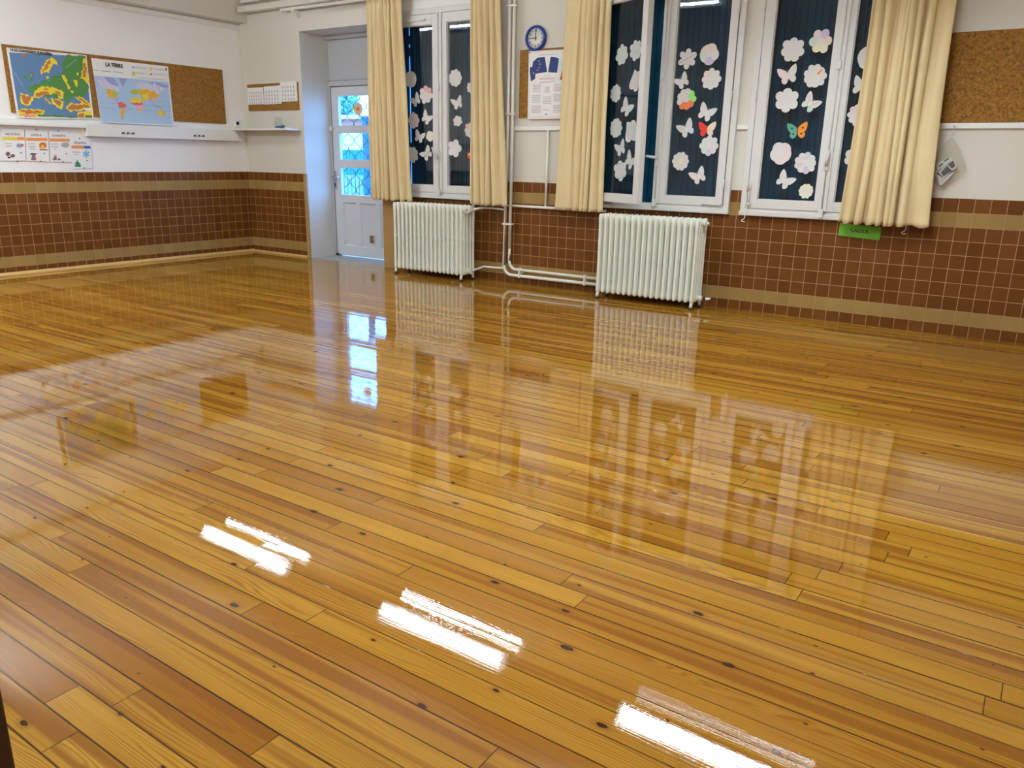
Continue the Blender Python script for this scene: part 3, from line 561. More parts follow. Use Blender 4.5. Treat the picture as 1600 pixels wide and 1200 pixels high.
POSTER = [
 ('sheet', [(4.14, 2.145), (4.512, 2.14), (4.521, 1.555), (4.144, 1.553)]),
 ('blue', [(4.188, 2.052), (4.238, 2.086), (4.316, 2.089), (4.345, 1.959), (4.219, 1.948), (4.216, 1.904), (4.172, 1.884), (4.152, 2.002), (4.183, 2.012)]),
 ('blue', [(4.377, 2.086), (4.425, 2.082), (4.466, 2.066), (4.451, 1.948), (4.356, 1.956)]),
 ('whitef', [(4.466, 2.066), (4.51, 2.037), (4.497, 1.908), (4.473, 1.927), (4.46, 1.996)]),
 ('red', [(4.512, 1.994), (4.518, 1.875), (4.482, 1.891), (4.492, 1.919)]),
 ('pinkline', [(4.264, 1.91), (4.432, 1.909), (4.431, 1.896), (4.265, 1.897)]),
 ('pinkline', [(4.262, 1.875), (4.428, 1.881), (4.428, 1.872), (4.262, 1.866)]),
 ('grey', [(4.313, 1.928), (4.39, 1.93), (4.39, 1.926), (4.313, 1.924)]),
 ('grey', [(4.247, 2.109), (4.455, 2.107), (4.456, 2.102), (4.247, 2.103)]),
 ('ink', [(4.334, 1.6), (4.358, 1.601), (4.359, 1.588), (4.335, 1.587)]),
 ('ink', [(4.314, 1.641), (4.376, 1.629), (4.374, 1.625), (4.314, 1.635)]),
 ('grey', [(4.194, 1.853), (4.278, 1.854), (4.278, 1.848), (4.194, 1.847)]),
 ('grey', [(4.195, 1.839), (4.279, 1.84), (4.279, 1.834), (4.195, 1.833)]),
 ('grey', [(4.195, 1.825), (4.279, 1.826), (4.279, 1.82), (4.195, 1.818)]),
 ('grey', [(4.196, 1.811), (4.28, 1.812), (4.28, 1.806), (4.196, 1.804)]),
 ('grey', [(4.196, 1.797), (4.28, 1.798), (4.28, 1.791), (4.196, 1.79)]),
 ('grey', [(4.325, 1.831), (4.377, 1.833), (4.378, 1.826), (4.325, 1.824)]),
 ('grey', [(4.326, 1.817), (4.378, 1.819), (4.378, 1.812), (4.326, 1.81)]),
 ('grey', [(4.326, 1.803), (4.378, 1.805), (4.379, 1.798), (4.326, 1.796)]),
 ('grey', [(4.327, 1.789), (4.379, 1.791), (4.379, 1.784), (4.327, 1.782)]),
 ('grey', [(4.42, 1.853), (4.5, 1.854), (4.5, 1.848), (4.421, 1.847)]),
 ('grey', [(4.421, 1.839), (4.5, 1.84), (4.5, 1.834), (4.421, 1.833)]),
 ('grey', [(4.421, 1.826), (4.501, 1.827), (4.501, 1.82), (4.422, 1.819)]),
 ('grey', [(4.422, 1.812), (4.501, 1.813), (4.502, 1.806), (4.422, 1.805)]),
 ('grey', [(4.422, 1.798), (4.502, 1.799), (4.502, 1.793), (4.423, 1.791)]),
 ('grey', [(4.188, 1.761), (4.281, 1.762), (4.281, 1.755), (4.188, 1.754)]),
 ('grey', [(4.188, 1.746), (4.282, 1.748), (4.282, 1.741), (4.188, 1.74)]),
 ('grey', [(4.189, 1.732), (4.282, 1.734), (4.282, 1.727), (4.189, 1.725)]),
 ('grey', [(4.189, 1.718), (4.283, 1.72), (4.283, 1.713), (4.189, 1.711)]),
 ('grey', [(4.189, 1.704), (4.283, 1.705), (4.283, 1.699), (4.19, 1.697)]),
 ('grey', [(4.307, 1.748), (4.399, 1.749), (4.399, 1.743), (4.307, 1.741)]),
 ('grey', [(4.307, 1.734), (4.399, 1.735), (4.4, 1.729), (4.307, 1.727)]),
 ('grey', [(4.308, 1.72), (4.4, 1.721), (4.4, 1.715), (4.308, 1.713)]),
 ('grey', [(4.308, 1.706), (4.4, 1.707), (4.401, 1.701), (4.308, 1.699)]),
 ('grey', [(4.309, 1.691), (4.401, 1.693), (4.401, 1.687), (4.309, 1.685)]),
 ('grey', [(4.419, 1.766), (4.501, 1.767), (4.501, 1.761), (4.419, 1.759)]),
 ('grey', [(4.42, 1.752), (4.501, 1.753), (4.501, 1.747), (4.42, 1.745)]),
 ('grey', [(4.42, 1.738), (4.502, 1.739), (4.502, 1.733), (4.42, 1.731)]),
 ('grey', [(4.421, 1.724), (4.502, 1.725), (4.502, 1.719), (4.421, 1.717)]),
 ('grey', [(4.421, 1.71), (4.503, 1.712), (4.503, 1.705), (4.422, 1.703)]),
 ('grey', [(4.184, 1.671), (4.289, 1.673), (4.289, 1.666), (4.184, 1.664)]),
 ('grey', [(4.184, 1.657), (4.289, 1.658), (4.29, 1.652), (4.184, 1.65)]),
 ('grey', [(4.185, 1.642), (4.29, 1.644), (4.29, 1.637), (4.185, 1.635)]),
 ('grey', [(4.185, 1.628), (4.29, 1.63), (4.291, 1.623), (4.185, 1.621)]),
 ('grey', [(4.185, 1.614), (4.291, 1.616), (4.291, 1.609), (4.186, 1.607)]),
 ('grey', [(4.42, 1.67), (4.505, 1.672), (4.506, 1.665), (4.42, 1.663)]),
 ('grey', [(4.421, 1.656), (4.506, 1.658), (4.506, 1.651), (4.421, 1.649)]),
 ('grey', [(4.421, 1.642), (4.506, 1.644), (4.507, 1.637), (4.421, 1.635)]),
 ('grey', [(4.422, 1.628), (4.507, 1.63), (4.507, 1.623), (4.422, 1.621)]),
 ('grey', [(4.422, 1.614), (4.508, 1.616), (4.508, 1.609), (4.422, 1.607)]),
 ('star', [(4.254, 2.063), (4.258, 2.057), (4.262, 2.056), (4.258, 2.053), (4.256, 2.049), (4.251, 2.053), (4.247, 2.055), (4.251, 2.058)]),
 ('star', [(4.266, 2.037), (4.269, 2.031), (4.274, 2.03), (4.27, 2.027), (4.268, 2.023), (4.263, 2.027), (4.258, 2.029), (4.263, 2.033)]),
 ('star', [(4.257, 2.006), (4.261, 2.001), (4.266, 1.999), (4.261, 1.996), (4.26, 1.992), (4.255, 1.996), (4.25, 1.998), (4.255, 2.002)]),
 ('star', [(4.24, 1.985), (4.243, 1.98), (4.248, 1.979), (4.244, 1.976), (4.242, 1.971), (4.237, 1.976), (4.232, 1.978), (4.237, 1.981)]),
 ('star', [(4.196, 1.962), (4.2, 1.956), (4.204, 1.955), (4.2, 1.952), (4.198, 1.948), (4.193, 1.952), (4.188, 1.954), (4.193, 1.957)]),
]
CALENDAR = [
 ('sheet0', [(-2.861, 1.383), (-2.793, 1.382), (-2.817, 1.086), (-2.889, 1.085)]),
 ('sheet1', [(-2.789, 1.382), (-2.581, 1.382), (-2.606, 1.091), (-2.816, 1.086)]),
 ('sheet2', [(-2.572, 1.383), (-2.357, 1.386), (-2.383, 1.081), (-2.599, 1.088)]),
 ('sheet3', [(-2.351, 1.387), (-2.142, 1.389), (-2.164, 1.081), (-2.373, 1.079)]),
 ('sheet4', [(-2.147, 1.336), (-1.942, 1.338), (-1.959, 1.017), (-2.167, 1.012)]),
 ('yel1', [(-2.789, 1.306), (-2.656, 1.308), (-2.656, 1.277), (-2.789, 1.276)]),
 ('or1', [(-2.656, 1.308), (-2.592, 1.309), (-2.593, 1.279), (-2.656, 1.277)]),
 ('or2', [(-2.574, 1.304), (-2.374, 1.307), (-2.376, 1.277), (-2.575, 1.275)]),
 ('or3', [(-2.355, 1.304), (-2.156, 1.306), (-2.158, 1.279), (-2.355, 1.275)]),
 ('or4', [(-2.147, 1.241), (-2.017, 1.242), (-2.016, 1.213), (-2.147, 1.212)]),
 ('bl4', [(-2.017, 1.242), (-1.952, 1.241), (-1.95, 1.215), (-2.016, 1.213)]),
 ('gr1', [(-2.78, 1.246), (-2.707, 1.248), (-2.707, 1.242), (-2.781, 1.24)]),
 ('gr1', [(-2.77, 1.224), (-2.717, 1.226), (-2.718, 1.219), (-2.771, 1.217)]),
 ('blue1', [(-2.618, 1.229), (-2.622, 1.22), (-2.631, 1.213), (-2.642, 1.209), (-2.655, 1.209), (-2.666, 1.212), (-2.672, 1.219), (-2.674, 1.228), (-2.67, 1.237), (-2.661, 1.244), (-2.649, 1.248), (-2.637, 1.248), (-2.626, 1.245), (-2.619, 1.238)]),
 ('or1', [(-2.606, 1.232), (-2.608, 1.226), (-2.613, 1.221), (-2.618, 1.218), (-2.624, 1.218), (-2.629, 1.221), (-2.632, 1.226), (-2.632, 1.232), (-2.63, 1.238), (-2.625, 1.243), (-2.62, 1.246), (-2.614, 1.246), (-2.609, 1.243), (-2.606, 1.239)]),
 ('br1', [(-2.74, 1.15), (-2.744, 1.141), (-2.751, 1.134), (-2.759, 1.13), (-2.769, 1.13), (-2.776, 1.134), (-2.781, 1.141), (-2.782, 1.149), (-2.778, 1.158), (-2.772, 1.165), (-2.763, 1.169), (-2.754, 1.169), (-2.746, 1.165), (-2.741, 1.159)]),
 ('br1', [(-2.7, 1.133), (-2.703, 1.126), (-2.709, 1.121), (-2.718, 1.117), (-2.727, 1.117), (-2.735, 1.12), (-2.74, 1.126), (-2.741, 1.132), (-2.738, 1.139), (-2.732, 1.144), (-2.723, 1.147), (-2.714, 1.148), (-2.706, 1.145), (-2.701, 1.139)]),
 ('dk1', [(-2.771, 1.126), (-2.739, 1.125), (-2.745, 1.109), (-2.768, 1.11)]),
 ('gr2', [(-2.565, 1.25), (-2.496, 1.252), (-2.497, 1.246), (-2.566, 1.244)]),
 ('gr2', [(-2.561, 1.224), (-2.497, 1.224), (-2.498, 1.217), (-2.562, 1.217)]),
 ('gr2', [(-2.552, 1.202), (-2.502, 1.201), (-2.503, 1.195), (-2.553, 1.196)]),
 ('or2', [(-2.389, 1.236), (-2.394, 1.223), (-2.406, 1.212), (-2.422, 1.206), (-2.438, 1.206), (-2.452, 1.211), (-2.46, 1.221), (-2.462, 1.234), (-2.457, 1.248), (-2.445, 1.258), (-2.43, 1.265), (-2.413, 1.265), (-2.399, 1.26), (-2.391, 1.249)]),
 ('yel2', [(-2.413, 1.225), (-2.416, 1.217), (-2.421, 1.21), (-2.428, 1.207), (-2.435, 1.207), (-2.441, 1.21), (-2.444, 1.216), (-2.445, 1.224), (-2.442, 1.232), (-2.437, 1.238), (-2.43, 1.242), (-2.423, 1.242), (-2.417, 1.239), (-2.414, 1.233)]),
 ('br2', [(-2.463, 1.202), (-2.386, 1.199), (-2.387, 1.188), (-2.462, 1.19)]),
 ('dk2', [(-2.545, 1.162), (-2.505, 1.159), (-2.488, 1.154), (-2.511, 1.147), (-2.539, 1.149), (-2.566, 1.139), (-2.557, 1.148)]),
 ('vio2', [(-2.539, 1.149), (-2.512, 1.148), (-2.51, 1.093), (-2.557, 1.094)]),
 ('gr3', [(-2.345, 1.254), (-2.276, 1.255), (-2.277, 1.249), (-2.346, 1.247)]),
 ('gr3', [(-2.341, 1.226), (-2.28, 1.228), (-2.281, 1.221), (-2.342, 1.22)]),
 ('gr3', [(-2.323, 1.203), (-2.299, 1.204), (-2.3, 1.198), (-2.324, 1.197)]),
 ('cloud3', [(-2.166, 1.246), (-2.172, 1.234), (-2.185, 1.225), (-2.202, 1.219), (-2.221, 1.219), (-2.237, 1.224), (-2.248, 1.233), (-2.25, 1.244), (-2.245, 1.255), (-2.232, 1.264), (-2.214, 1.27), (-2.195, 1.27), (-2.179, 1.266), (-2.169, 1.257)]),
 ('vio3', [(-2.35, 1.103), (-2.331, 1.134), (-2.308, 1.138), (-2.311, 1.096), (-2.352, 1.096)]),
 ('vio3', [(-2.308, 1.098), (-2.292, 1.119), (-2.266, 1.101), (-2.27, 1.096)]),
 ('pk3', [(-2.308, 1.142), (-2.31, 1.137), (-2.314, 1.133), (-2.32, 1.131), (-2.326, 1.131), (-2.331, 1.133), (-2.335, 1.137), (-2.335, 1.142), (-2.333, 1.147), (-2.329, 1.151), (-2.323, 1.153), (-2.317, 1.153), (-2.312, 1.151), (-2.308, 1.147)]),
 ('gr4', [(-2.143, 1.181), (-2.068, 1.181), (-2.069, 1.173), (-2.144, 1.173)]),
 ('gr4', [(-2.13, 1.158), (-2.084, 1.158), (-2.085, 1.153), (-2.131, 1.153)]),
 ('green4', [(-2.108, 1.103), (-2.092, 1.074), (-2.07, 1.067), (-2.088, 1.058), (-2.067, 1.043), (-2.084, 1.038), (-2.072, 1.029), (-2.144, 1.031), (-2.128, 1.041), (-2.143, 1.046), (-2.12, 1.06), (-2.14, 1.066), (-2.12, 1.075)]),
 ('sky4', [(-2.01, 1.154), (-1.979, 1.136), (-1.967, 1.148), (-2.0, 1.168)]),
 ('sky4', [(-2.013, 1.161), (-2.018, 1.124), (-2.002, 1.121), (-1.997, 1.161)]),
 ('sky4', [(-2.008, 1.167), (-2.044, 1.149), (-2.04, 1.134), (-2.002, 1.154)]),
 ('sky4', [(-2.0, 1.168), (-2.031, 1.185), (-2.043, 1.173), (-2.01, 1.154)]),
 ('sky4', [(-1.997, 1.161), (-1.992, 1.198), (-2.008, 1.2), (-2.013, 1.161)]),
 ('sky4', [(-2.002, 1.154), (-1.966, 1.173), (-1.969, 1.188), (-2.008, 1.167)]),
 ('pin2', [(-2.459, 1.381), (-2.462, 1.377), (-2.466, 1.375), (-2.47, 1.376), (-2.472, 1.381), (-2.469, 1.385), (-2.465, 1.387), (-2.461, 1.385)]),
 ('pin3', [(-2.251, 1.378), (-2.254, 1.374), (-2.258, 1.372), (-2.263, 1.373), (-2.264, 1.378), (-2.261, 1.382), (-2.257, 1.384), (-2.253, 1.382)]),
 ('pin4', [(-2.048, 1.312), (-2.05, 1.307), (-2.055, 1.305), (-2.059, 1.307), (-2.061, 1.311), (-2.058, 1.316), (-2.053, 1.318), (-2.049, 1.316)]),
 ('pin1', [(-2.68, 1.081), (-2.682, 1.077), (-2.687, 1.075), (-2.691, 1.077), (-2.692, 1.081), (-2.689, 1.085), (-2.685, 1.087), (-2.681, 1.085)]),
 ('pin2', [(-2.464, 1.084), (-2.466, 1.08), (-2.471, 1.078), (-2.475, 1.08), (-2.476, 1.084), (-2.474, 1.088), (-2.469, 1.09), (-2.465, 1.088)]),
 ('pin3', [(-2.245, 1.081), (-2.248, 1.076), (-2.253, 1.075), (-2.257, 1.076), (-2.258, 1.081), (-2.256, 1.085), (-2.251, 1.087), (-2.247, 1.085)]),
 ('pin4', [(-2.04, 1.02), (-2.043, 1.015), (-2.048, 1.013), (-2.052, 1.015), (-2.053, 1.02), (-2.051, 1.024), (-2.046, 1.026), (-2.041, 1.024)]),
 ('pin1', [(-2.635, 1.162), (-2.637, 1.157), (-2.642, 1.156), (-2.646, 1.157), (-2.647, 1.161), (-2.644, 1.166), (-2.64, 1.167), (-2.636, 1.166)]),
 ('pin2', [(-2.417, 1.16), (-2.419, 1.156), (-2.424, 1.154), (-2.428, 1.156), (-2.429, 1.16), (-2.427, 1.164), (-2.422, 1.166), (-2.418, 1.164)]),
 ('pin3', [(-2.202, 1.161), (-2.205, 1.157), (-2.21, 1.155), (-2.214, 1.156), (-2.215, 1.161), (-2.213, 1.165), (-2.208, 1.167), (-2.204, 1.165)]),
 ('pin4', [(-1.998, 1.094), (-2.001, 1.09), (-2.006, 1.088), (-2.01, 1.089), (-2.012, 1.094), (-2.009, 1.099), (-2.004, 1.1), (-2.0, 1.099)]),
]
CARDS = [
 ('c1', [(7.632, 1.214), (7.71, 1.261), (7.728, 1.246), (7.666, 1.179), (7.647, 1.17)]),
 ('k1', [(7.648, 1.196), (7.671, 1.221), (7.679, 1.215), (7.659, 1.194)]),
 ('k1', [(7.676, 1.234), (7.707, 1.255), (7.712, 1.248), (7.683, 1.228)]),
 ('c2', [(7.676, 1.193), (7.736, 1.246), (7.763, 1.203), (7.761, 1.186), (7.71, 1.154)]),
 ('k2', [(7.682, 1.191), (7.737, 1.24), (7.757, 1.199), (7.716, 1.165)]),
 ('c3', [(7.634, 1.17), (7.66, 1.162), (7.705, 1.211), (7.745, 1.177), (7.699, 1.118), (7.677, 1.105), (7.638, 1.13)]),
 ('k3', [(7.673, 1.155), (7.704, 1.204), (7.74, 1.17), (7.693, 1.129)]),
 ('k3', [(7.646, 1.146), (7.654, 1.156), (7.692, 1.125), (7.687, 1.122)]),
 ('c4', [(7.646, 1.13), (7.681, 1.105), (7.749, 1.159), (7.747, 1.146), (7.691, 1.067), (7.676, 1.071)]),
 ('bag', [(7.696, 1.388), (7.715, 1.384), (7.743, 1.354), (7.775, 1.303), (7.802, 1.243), (7.827, 1.174), (7.794, 1.13), (7.753, 1.085), (7.701, 1.037), (7.659, 1.06), (7.634, 1.09), (7.618, 1.129), (7.616, 1.196), (7.621, 1.284), (7.639, 1.327), (7.674, 1.362)]),
]
MY = {1: (-2.694, 1.334), 2: (-2.477, 1.333), 3: (-2.261, 1.334), 4: (-2.053, 1.27), }
# ------------------------------------------------------------------ the room shell
RX, RY, CZ = 10.0, -7.4, 3.1
WY = 0.006          # painted face of the window wall; tiles stand at y = 0
W_LEFT, W_W = (2.44, 4.85, 6.25), 1.30
WZ0, WZ1 = 0.79, 2.575
DX0, DX1, DZ = 1.045, 2.255, 2.52
b = B(); b.box(-0.3, RX + 0.3, RY - 0.3, 0.012, -0.12, 0.0)
tagit(obj('floor', b, 'varnished_pine_boards'), kind='structure', label='honey coloured pine board floor under fresh glossy varnish')
b = B(); b.box(-0.3, RX + 0.3, RY - 0.3, 0.5, CZ, CZ + 0.15)
tagit(obj('ceiling', b, 'ceiling_paint'), kind='structure')
# window wall with its openings
b = B()
xs = [-0.3, DX0, DX1]
for w in W_LEFT: xs += [w, w + W_W]
xs.append(RX + 0.3)
b.box(-0.3, DX0, WY, 0.5, -0.12, CZ)
b.box(DX0, DX1, WY, 0.5, DZ, CZ)
b.box(DX1, W_LEFT[0], WY, 0.5, -0.12, CZ)
for i, w in enumerate(W_LEFT):
    b.box(w, w + W_W, WY, 0.5, -0.12, WZ0); b.box(w, w + W_W, WY, 0.5, WZ1, CZ)
    nx = W_LEFT[i + 1] if i < 2 else RX + 0.3
    b.box(w + W_W, nx, WY, 0.5, -0.12, CZ)
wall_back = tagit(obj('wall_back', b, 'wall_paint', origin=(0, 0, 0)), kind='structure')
b = B()
for x0, x1, zt in [(0, 1.0, 0.98), (2.405, 2.44, 0.98), (2.44, 3.74, WZ0), (3.74, 4.85, 0.98), (4.85, 6.15, WZ0), (6.15, 6.25, 0.98), (6.25, 7.55, WZ0), (7.55, RX, 0.98)]:
    b.box(x0, x1, 0.0, 0.02, -0.005, zt)
obj('tiled_wainscot', b, 'tile_back', wall_back)
b = B(); b.box(1.0, DX0 + 0.001, -0.002, 0.02, -0.005, 0.98); b.box(DX1 - 0.001, 2.405, -0.002, 0.02, -0.005, 0.98)
obj('corner_tile', b, 'tile_beige', wall_back)
b = B(); b.box(-0.4, -0.006, RY - 0.3, 0.5, -0.12, CZ)
wall_left = tagit(obj('wall_left', b, 'wall_paint_lit_left', origin=(0, 0, 0)), kind='structure')
b = B(); b.box(-0.02, 0.0, RY, 0.0, -0.005, 0.98)
obj('tiled_wainscot', b, 'tile_left', wall_left)
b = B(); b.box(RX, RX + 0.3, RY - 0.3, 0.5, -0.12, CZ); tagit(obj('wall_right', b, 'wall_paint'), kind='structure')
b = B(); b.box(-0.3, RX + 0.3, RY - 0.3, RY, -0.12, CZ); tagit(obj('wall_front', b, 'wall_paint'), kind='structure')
# skirting beads
b = B(); b.prism([(0.0, 0.0), (0.026, 0.0), (0.026, 0.012), (0.014, 0.028), (0.0, 0.032)], 1, RY, -0.0)
# prism along y takes (x, z) pairs
tagit(obj('baseboard_left', b, 'brass_bead'), kind='structure')
b = B(); b.prism([(0.0, 0.0), (-0.018, 0.0), (-0.018, 0.010), (-0.010, 0.02), (0.0, 0.024)], 0, 0.0, 1.0)
tagit(obj('baseboard_back', b, 'brass_bead'), kind='structure')
# soffit beam over the left wall with a small moulding under it
b = B(); b.box(-0.006, 0.165, RY, 0.006, 2.665, CZ)
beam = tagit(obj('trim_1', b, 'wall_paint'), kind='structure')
b = B(); b.prism([(-0.006, 2.602), (0.012, 2.602), (0.022, 2.618), (0.022, 2.648), (0.006, 2.665), (-0.006, 2.665)], 1, RY, 0.006)
tagit(obj('trim_2', b, 'shelf_white'), kind='structure')
# rail along the window wall at 1.47 m
n = 3
for x0, x1 in ((3.76, 4.84), (6.152, 6.249), (7.56, RX)):
    b = B(); b.box(x0, x1, -0.016, 0.008, 1.452, 1.49, 0.004)
    tagit(obj('trim_%d' % n, b, 'shelf_white'), kind='structure'); n += 1
# board above the first window
b = B(); b.box(2.40, 3.80, -0.012, 0.008, 2.60, 2.70, 0.003); b.box(2.38, 3.82, -0.03, 0.008, 2.592, 2.606, 0.003)
tagit(obj('trim_%d' % n, b, 'shelf_white'), kind='structure'); n += 1
# stone threshold of the door recess
b = B(); b.box(DX0, DX1, 0.012, 0.52, -0.10, -0.001)
tagit(obj('trim_%d' % n, b, 'stone'), kind='structure', label='grey stone threshold in front of the white door'); n += 1
# white corner bead where the two walls meet
b = B(); b.prism([(-0.006, 0.006), (0.016, 0.006), (0.016, 0.0), (0.0, -0.016), (-0.006, -0.016)], 2, 0.98, 2.602)
tagit(obj('trim_%d' % n, b, 'wall_paint'), kind='structure'); n += 1

# ------------------------------------------------------------------ the glazed door in its recess
DY = 0.42
door = thing('door_1', (1.63, DY, 0.0), 'white half-glazed door in a deep recess beside the first curtain', None, None, 'structure')
b = B()
b.box(DX0, 1.068, DY - 0.01, 0.5, 0, 2.02); b.box(2.225, DX1, DY - 0.01, 0.5, 0, 2.02); b.box(DX0, DX1, DY - 0.012, 0.5, 1.972, 2.028)
b.box(DX0, DX1, DY + 0.006, 0.5, 2.036, 2.49); b.box(DX0, DX1, DY + 0.02, 0.5, 2.02, 2.04); b.box(DX0, DX1, DY - 0.06, 0.5, 2.475, 2.52)
b.box(DX0, 1.10, DY + 0.046, DY + 0.10, 0, 2.03); b.box(2.20, DX1, DY + 0.046, DY + 0.10, 0, 2.03); b.box(DX0, DX1, DY + 0.046, DY + 0.10, 1.93, 2.04)
obj('door_frame', b, 'door_white_shaded', door)
b = B()
panes = [(1.534, 1.862), (1.149, 1.448), (0.739, 1.053)]
PX = [(1.19, 1.62), (1.66, 2.09)]
px0, px1 = 1.185, 2.10
y0, y1 = DY, DY + 0.045
b.box(1.075, px0, y0, y1, 0.008, 1.962, 0.002); b.box(px1, 2.225, y0, y1, 0.008, 1.97, 0.002)
zz = [1.97] + [v for p in panes for v in (p[1], p[0])] + [0.655]
b.box(px0, px1, y0, y1, 1.862, 1.962); b.box(px0, px1, y0, y1, 1.448, 1.534); b.box(px0, px1, y0, y1, 1.053, 1.149); b.box(px0, px1, y0, y1, 0.65, 0.739)
b.box(px0, px1, y0, y1, 0.008, 0.125)
for x0, x1 in ((1.185, 1.20), (1.415, 1.488), (1.745, 1.812), (2.06, 2.10)): b.box(x0, x1, y0, y1, 0.125, 0.65)
b.box(px0, px1, y0 + 0.022, y1 - 0.005, 0.12, 0.655)
for x0, x1 in ((1.20, 1.415), (1.488, 1.745), (1.812, 2.06)):      # slanted mouldings round the sunk panels
    for (p0, p1, q0, q1) in (((x0, 0.125), (x1, 0.125), (x0 + .018, 0.143), (x1 - .018, 0.143)), ((x0, 0.65), (x1, 0.65), (x0 + .018, 0.632), (x1 - .018, 0.632)),
                             ((x0, 0.125), (x0, 0.65), (x0 + .018, 0.143), (x0 + .018, 0.632)), ((x1, 0.125), (x1, 0.65), (x1 - .018, 0.143), (x1 - .018, 0.632))):
        b.face([(p0[0], y0 + 0.003, p0[1]), (p1[0], y0 + 0.003, p1[1]), (q1[0], y0 + 0.0215, q1[1]), (q0[0], y0 + 0.0215, q0[1])])
leaf = obj('door_leaf', b, 'door_white_lit', door)
for z0, z1 in panes:
    b = B(); b.box(px0 + 0.001, px1 - 0.001, DY + 0.02, DY + 0.024, z0 + 0.001, z1 - 0.001)
    obj('pane', b, 'window_glass', leaf)
b = B()
k = 0; x = px0 + 0.03
while x < px1 + 0.02:
    ph = PI * (k % 2)
    b.tube([(x + 0.0525 * math.cos(2 * PI * t / 0.19 / 24 * 0.19 + ph), DY + 0.062, 0.70 + t * 0.19 / 24) for t in range(0, 154)], 0.0042, 6)
    x += 0.105; k += 1
b.tube([(px0 - 0.02, DY + 0.062, 0.70), (px1 + 0.02, DY + 0.062, 0.70)], 0.007, 6); b.tube([(px0 - 0.02, DY + 0.062, 1.91), (px1 + 0.02, DY + 0.062, 1.91)], 0.007, 6)
obj('grille', b, 'grille_iron', leaf)
b = B(); b.box(1.070, 1.112, DY - 0.008, DY, 0.80, 1.01, 0.003); b.tube([(1.091, DY - 0.004, 0.945), (1.091, DY - 0.05, 0.945), (1.125, DY - 0.055, 0.945), (1.19, DY - 0.05, 0.943)], 0.010, 8)
b.mi = 1; b.box(1.085, 1.097, DY - 0.012, DY - 0.004, 0.83, 0.87)
obj('handle', b, ['steel', 'dark_metal'], leaf)
b = B(); b.lathe([(0.0, -0.035), (0.026, -0.035), (0.032, -0.026), (0.032, 0.0)], (1.068, DY, 1.50), 20, 1)
obj('lock', b, 'handle_grey', leaf)
b = B()
b.box(1.612, 1.622, DY + 0.008, DY + 0.026, 0.175, 0.285); b.box(1.688, 1.698, DY + 0.008, DY + 0.026, 0.175, 0.285)
b.box(1.622, 1.688, DY + 0.008, DY + 0.026, 0.275, 0.285); b.box(1.622, 1.688, DY + 0.008, DY + 0.026, 0.175, 0.185)
b.mi = 1; b.box(1.622, 1.688, DY + 0.018, DY + 0.024, 0.185, 0.275)
obj('vent', b, ['handle_grey', 'steel'], leaf)
b = B(); b.box(1.075, 1.10, DY - 0.03, DY - 0.001, 0.0, 0.03, 0.003); b.box(1.10, 1.15, DY - 0.012, DY - 0.001, 0.0, 0.014, 0.003)
obj('draught_stop', b, 'dark_metal', leaf)

# ------------------------------------------------------------------ windows
GLY = -0.015        # room face of the closed panes
def sash(parent, w, left_hinged, hinge, pl, pr, zb=0.845, zt=2.545, pzb=0.913, pzt=2.46, rot=0.0, batten=None):
    """casement in its own frame: u = 0 at the hinge; pl/pr pane edges along u"""
    s = 1 if left_hinged else -1
    b = B()
    U = lambda u: s * u
    def bx(u0, u1, ya, yb, z0, z1, bev=0.0):
        a, c = sorted((U(u0), U(u1))); b.box(a, c, ya, yb, z0, z1, bev)
    ya, yb = -0.012, 0.045
    bx(0.004, pl, ya, yb, zb, zt, 0.003); bx(pr, w, ya, yb, zb, zt, 0.003)
    bx(pl, pr, ya, yb, zb, pzb, 0.0); bx(pl, pr, ya, yb, pzt, zt, 0.0)
    for (z0, z1) in ((pzb, pzb + 0.006), (pzt - 0.006, pzt)): bx(pl, pr, 0.002, 0.013, z0, z1)
    bx(pl, pl + 0.006, 0.002, 0.013, pzb, pzt); bx(pr - 0.006, pr, 0.002, 0.013, pzb, pzt)
    if batten: bx(batten[0], batten[1], ya - 0.014, ya + 0.002, zb, zt, 0.004)
    o = obj('sash', b, 'frame_white', parent, local=True)
    o.location = Vector(hinge) - ORG[parent.name]; o.rotation_euler = (0, 0, rot)
    ORG[o.name] = Vector((0, 0, 0))
    g = B()
    a, c = sorted((U(pl + 0.001), U(pr - 0.001))); g.box(a, c, 0.0145, 0.0185, pzb + 0.001, pzt - 0.001)
    obj('pane', g, 'window_glass', o)
    for z in (1.02, 1.70, 2.36):                                   # hinges
        h = B(); h.tube([(U(0.0), -0.018, z - 0.045), (U(0.0), -0.018, z + 0.045)], 0.0065, 8)
        obj('hinge', h, 'handle_grey', o)
    return o
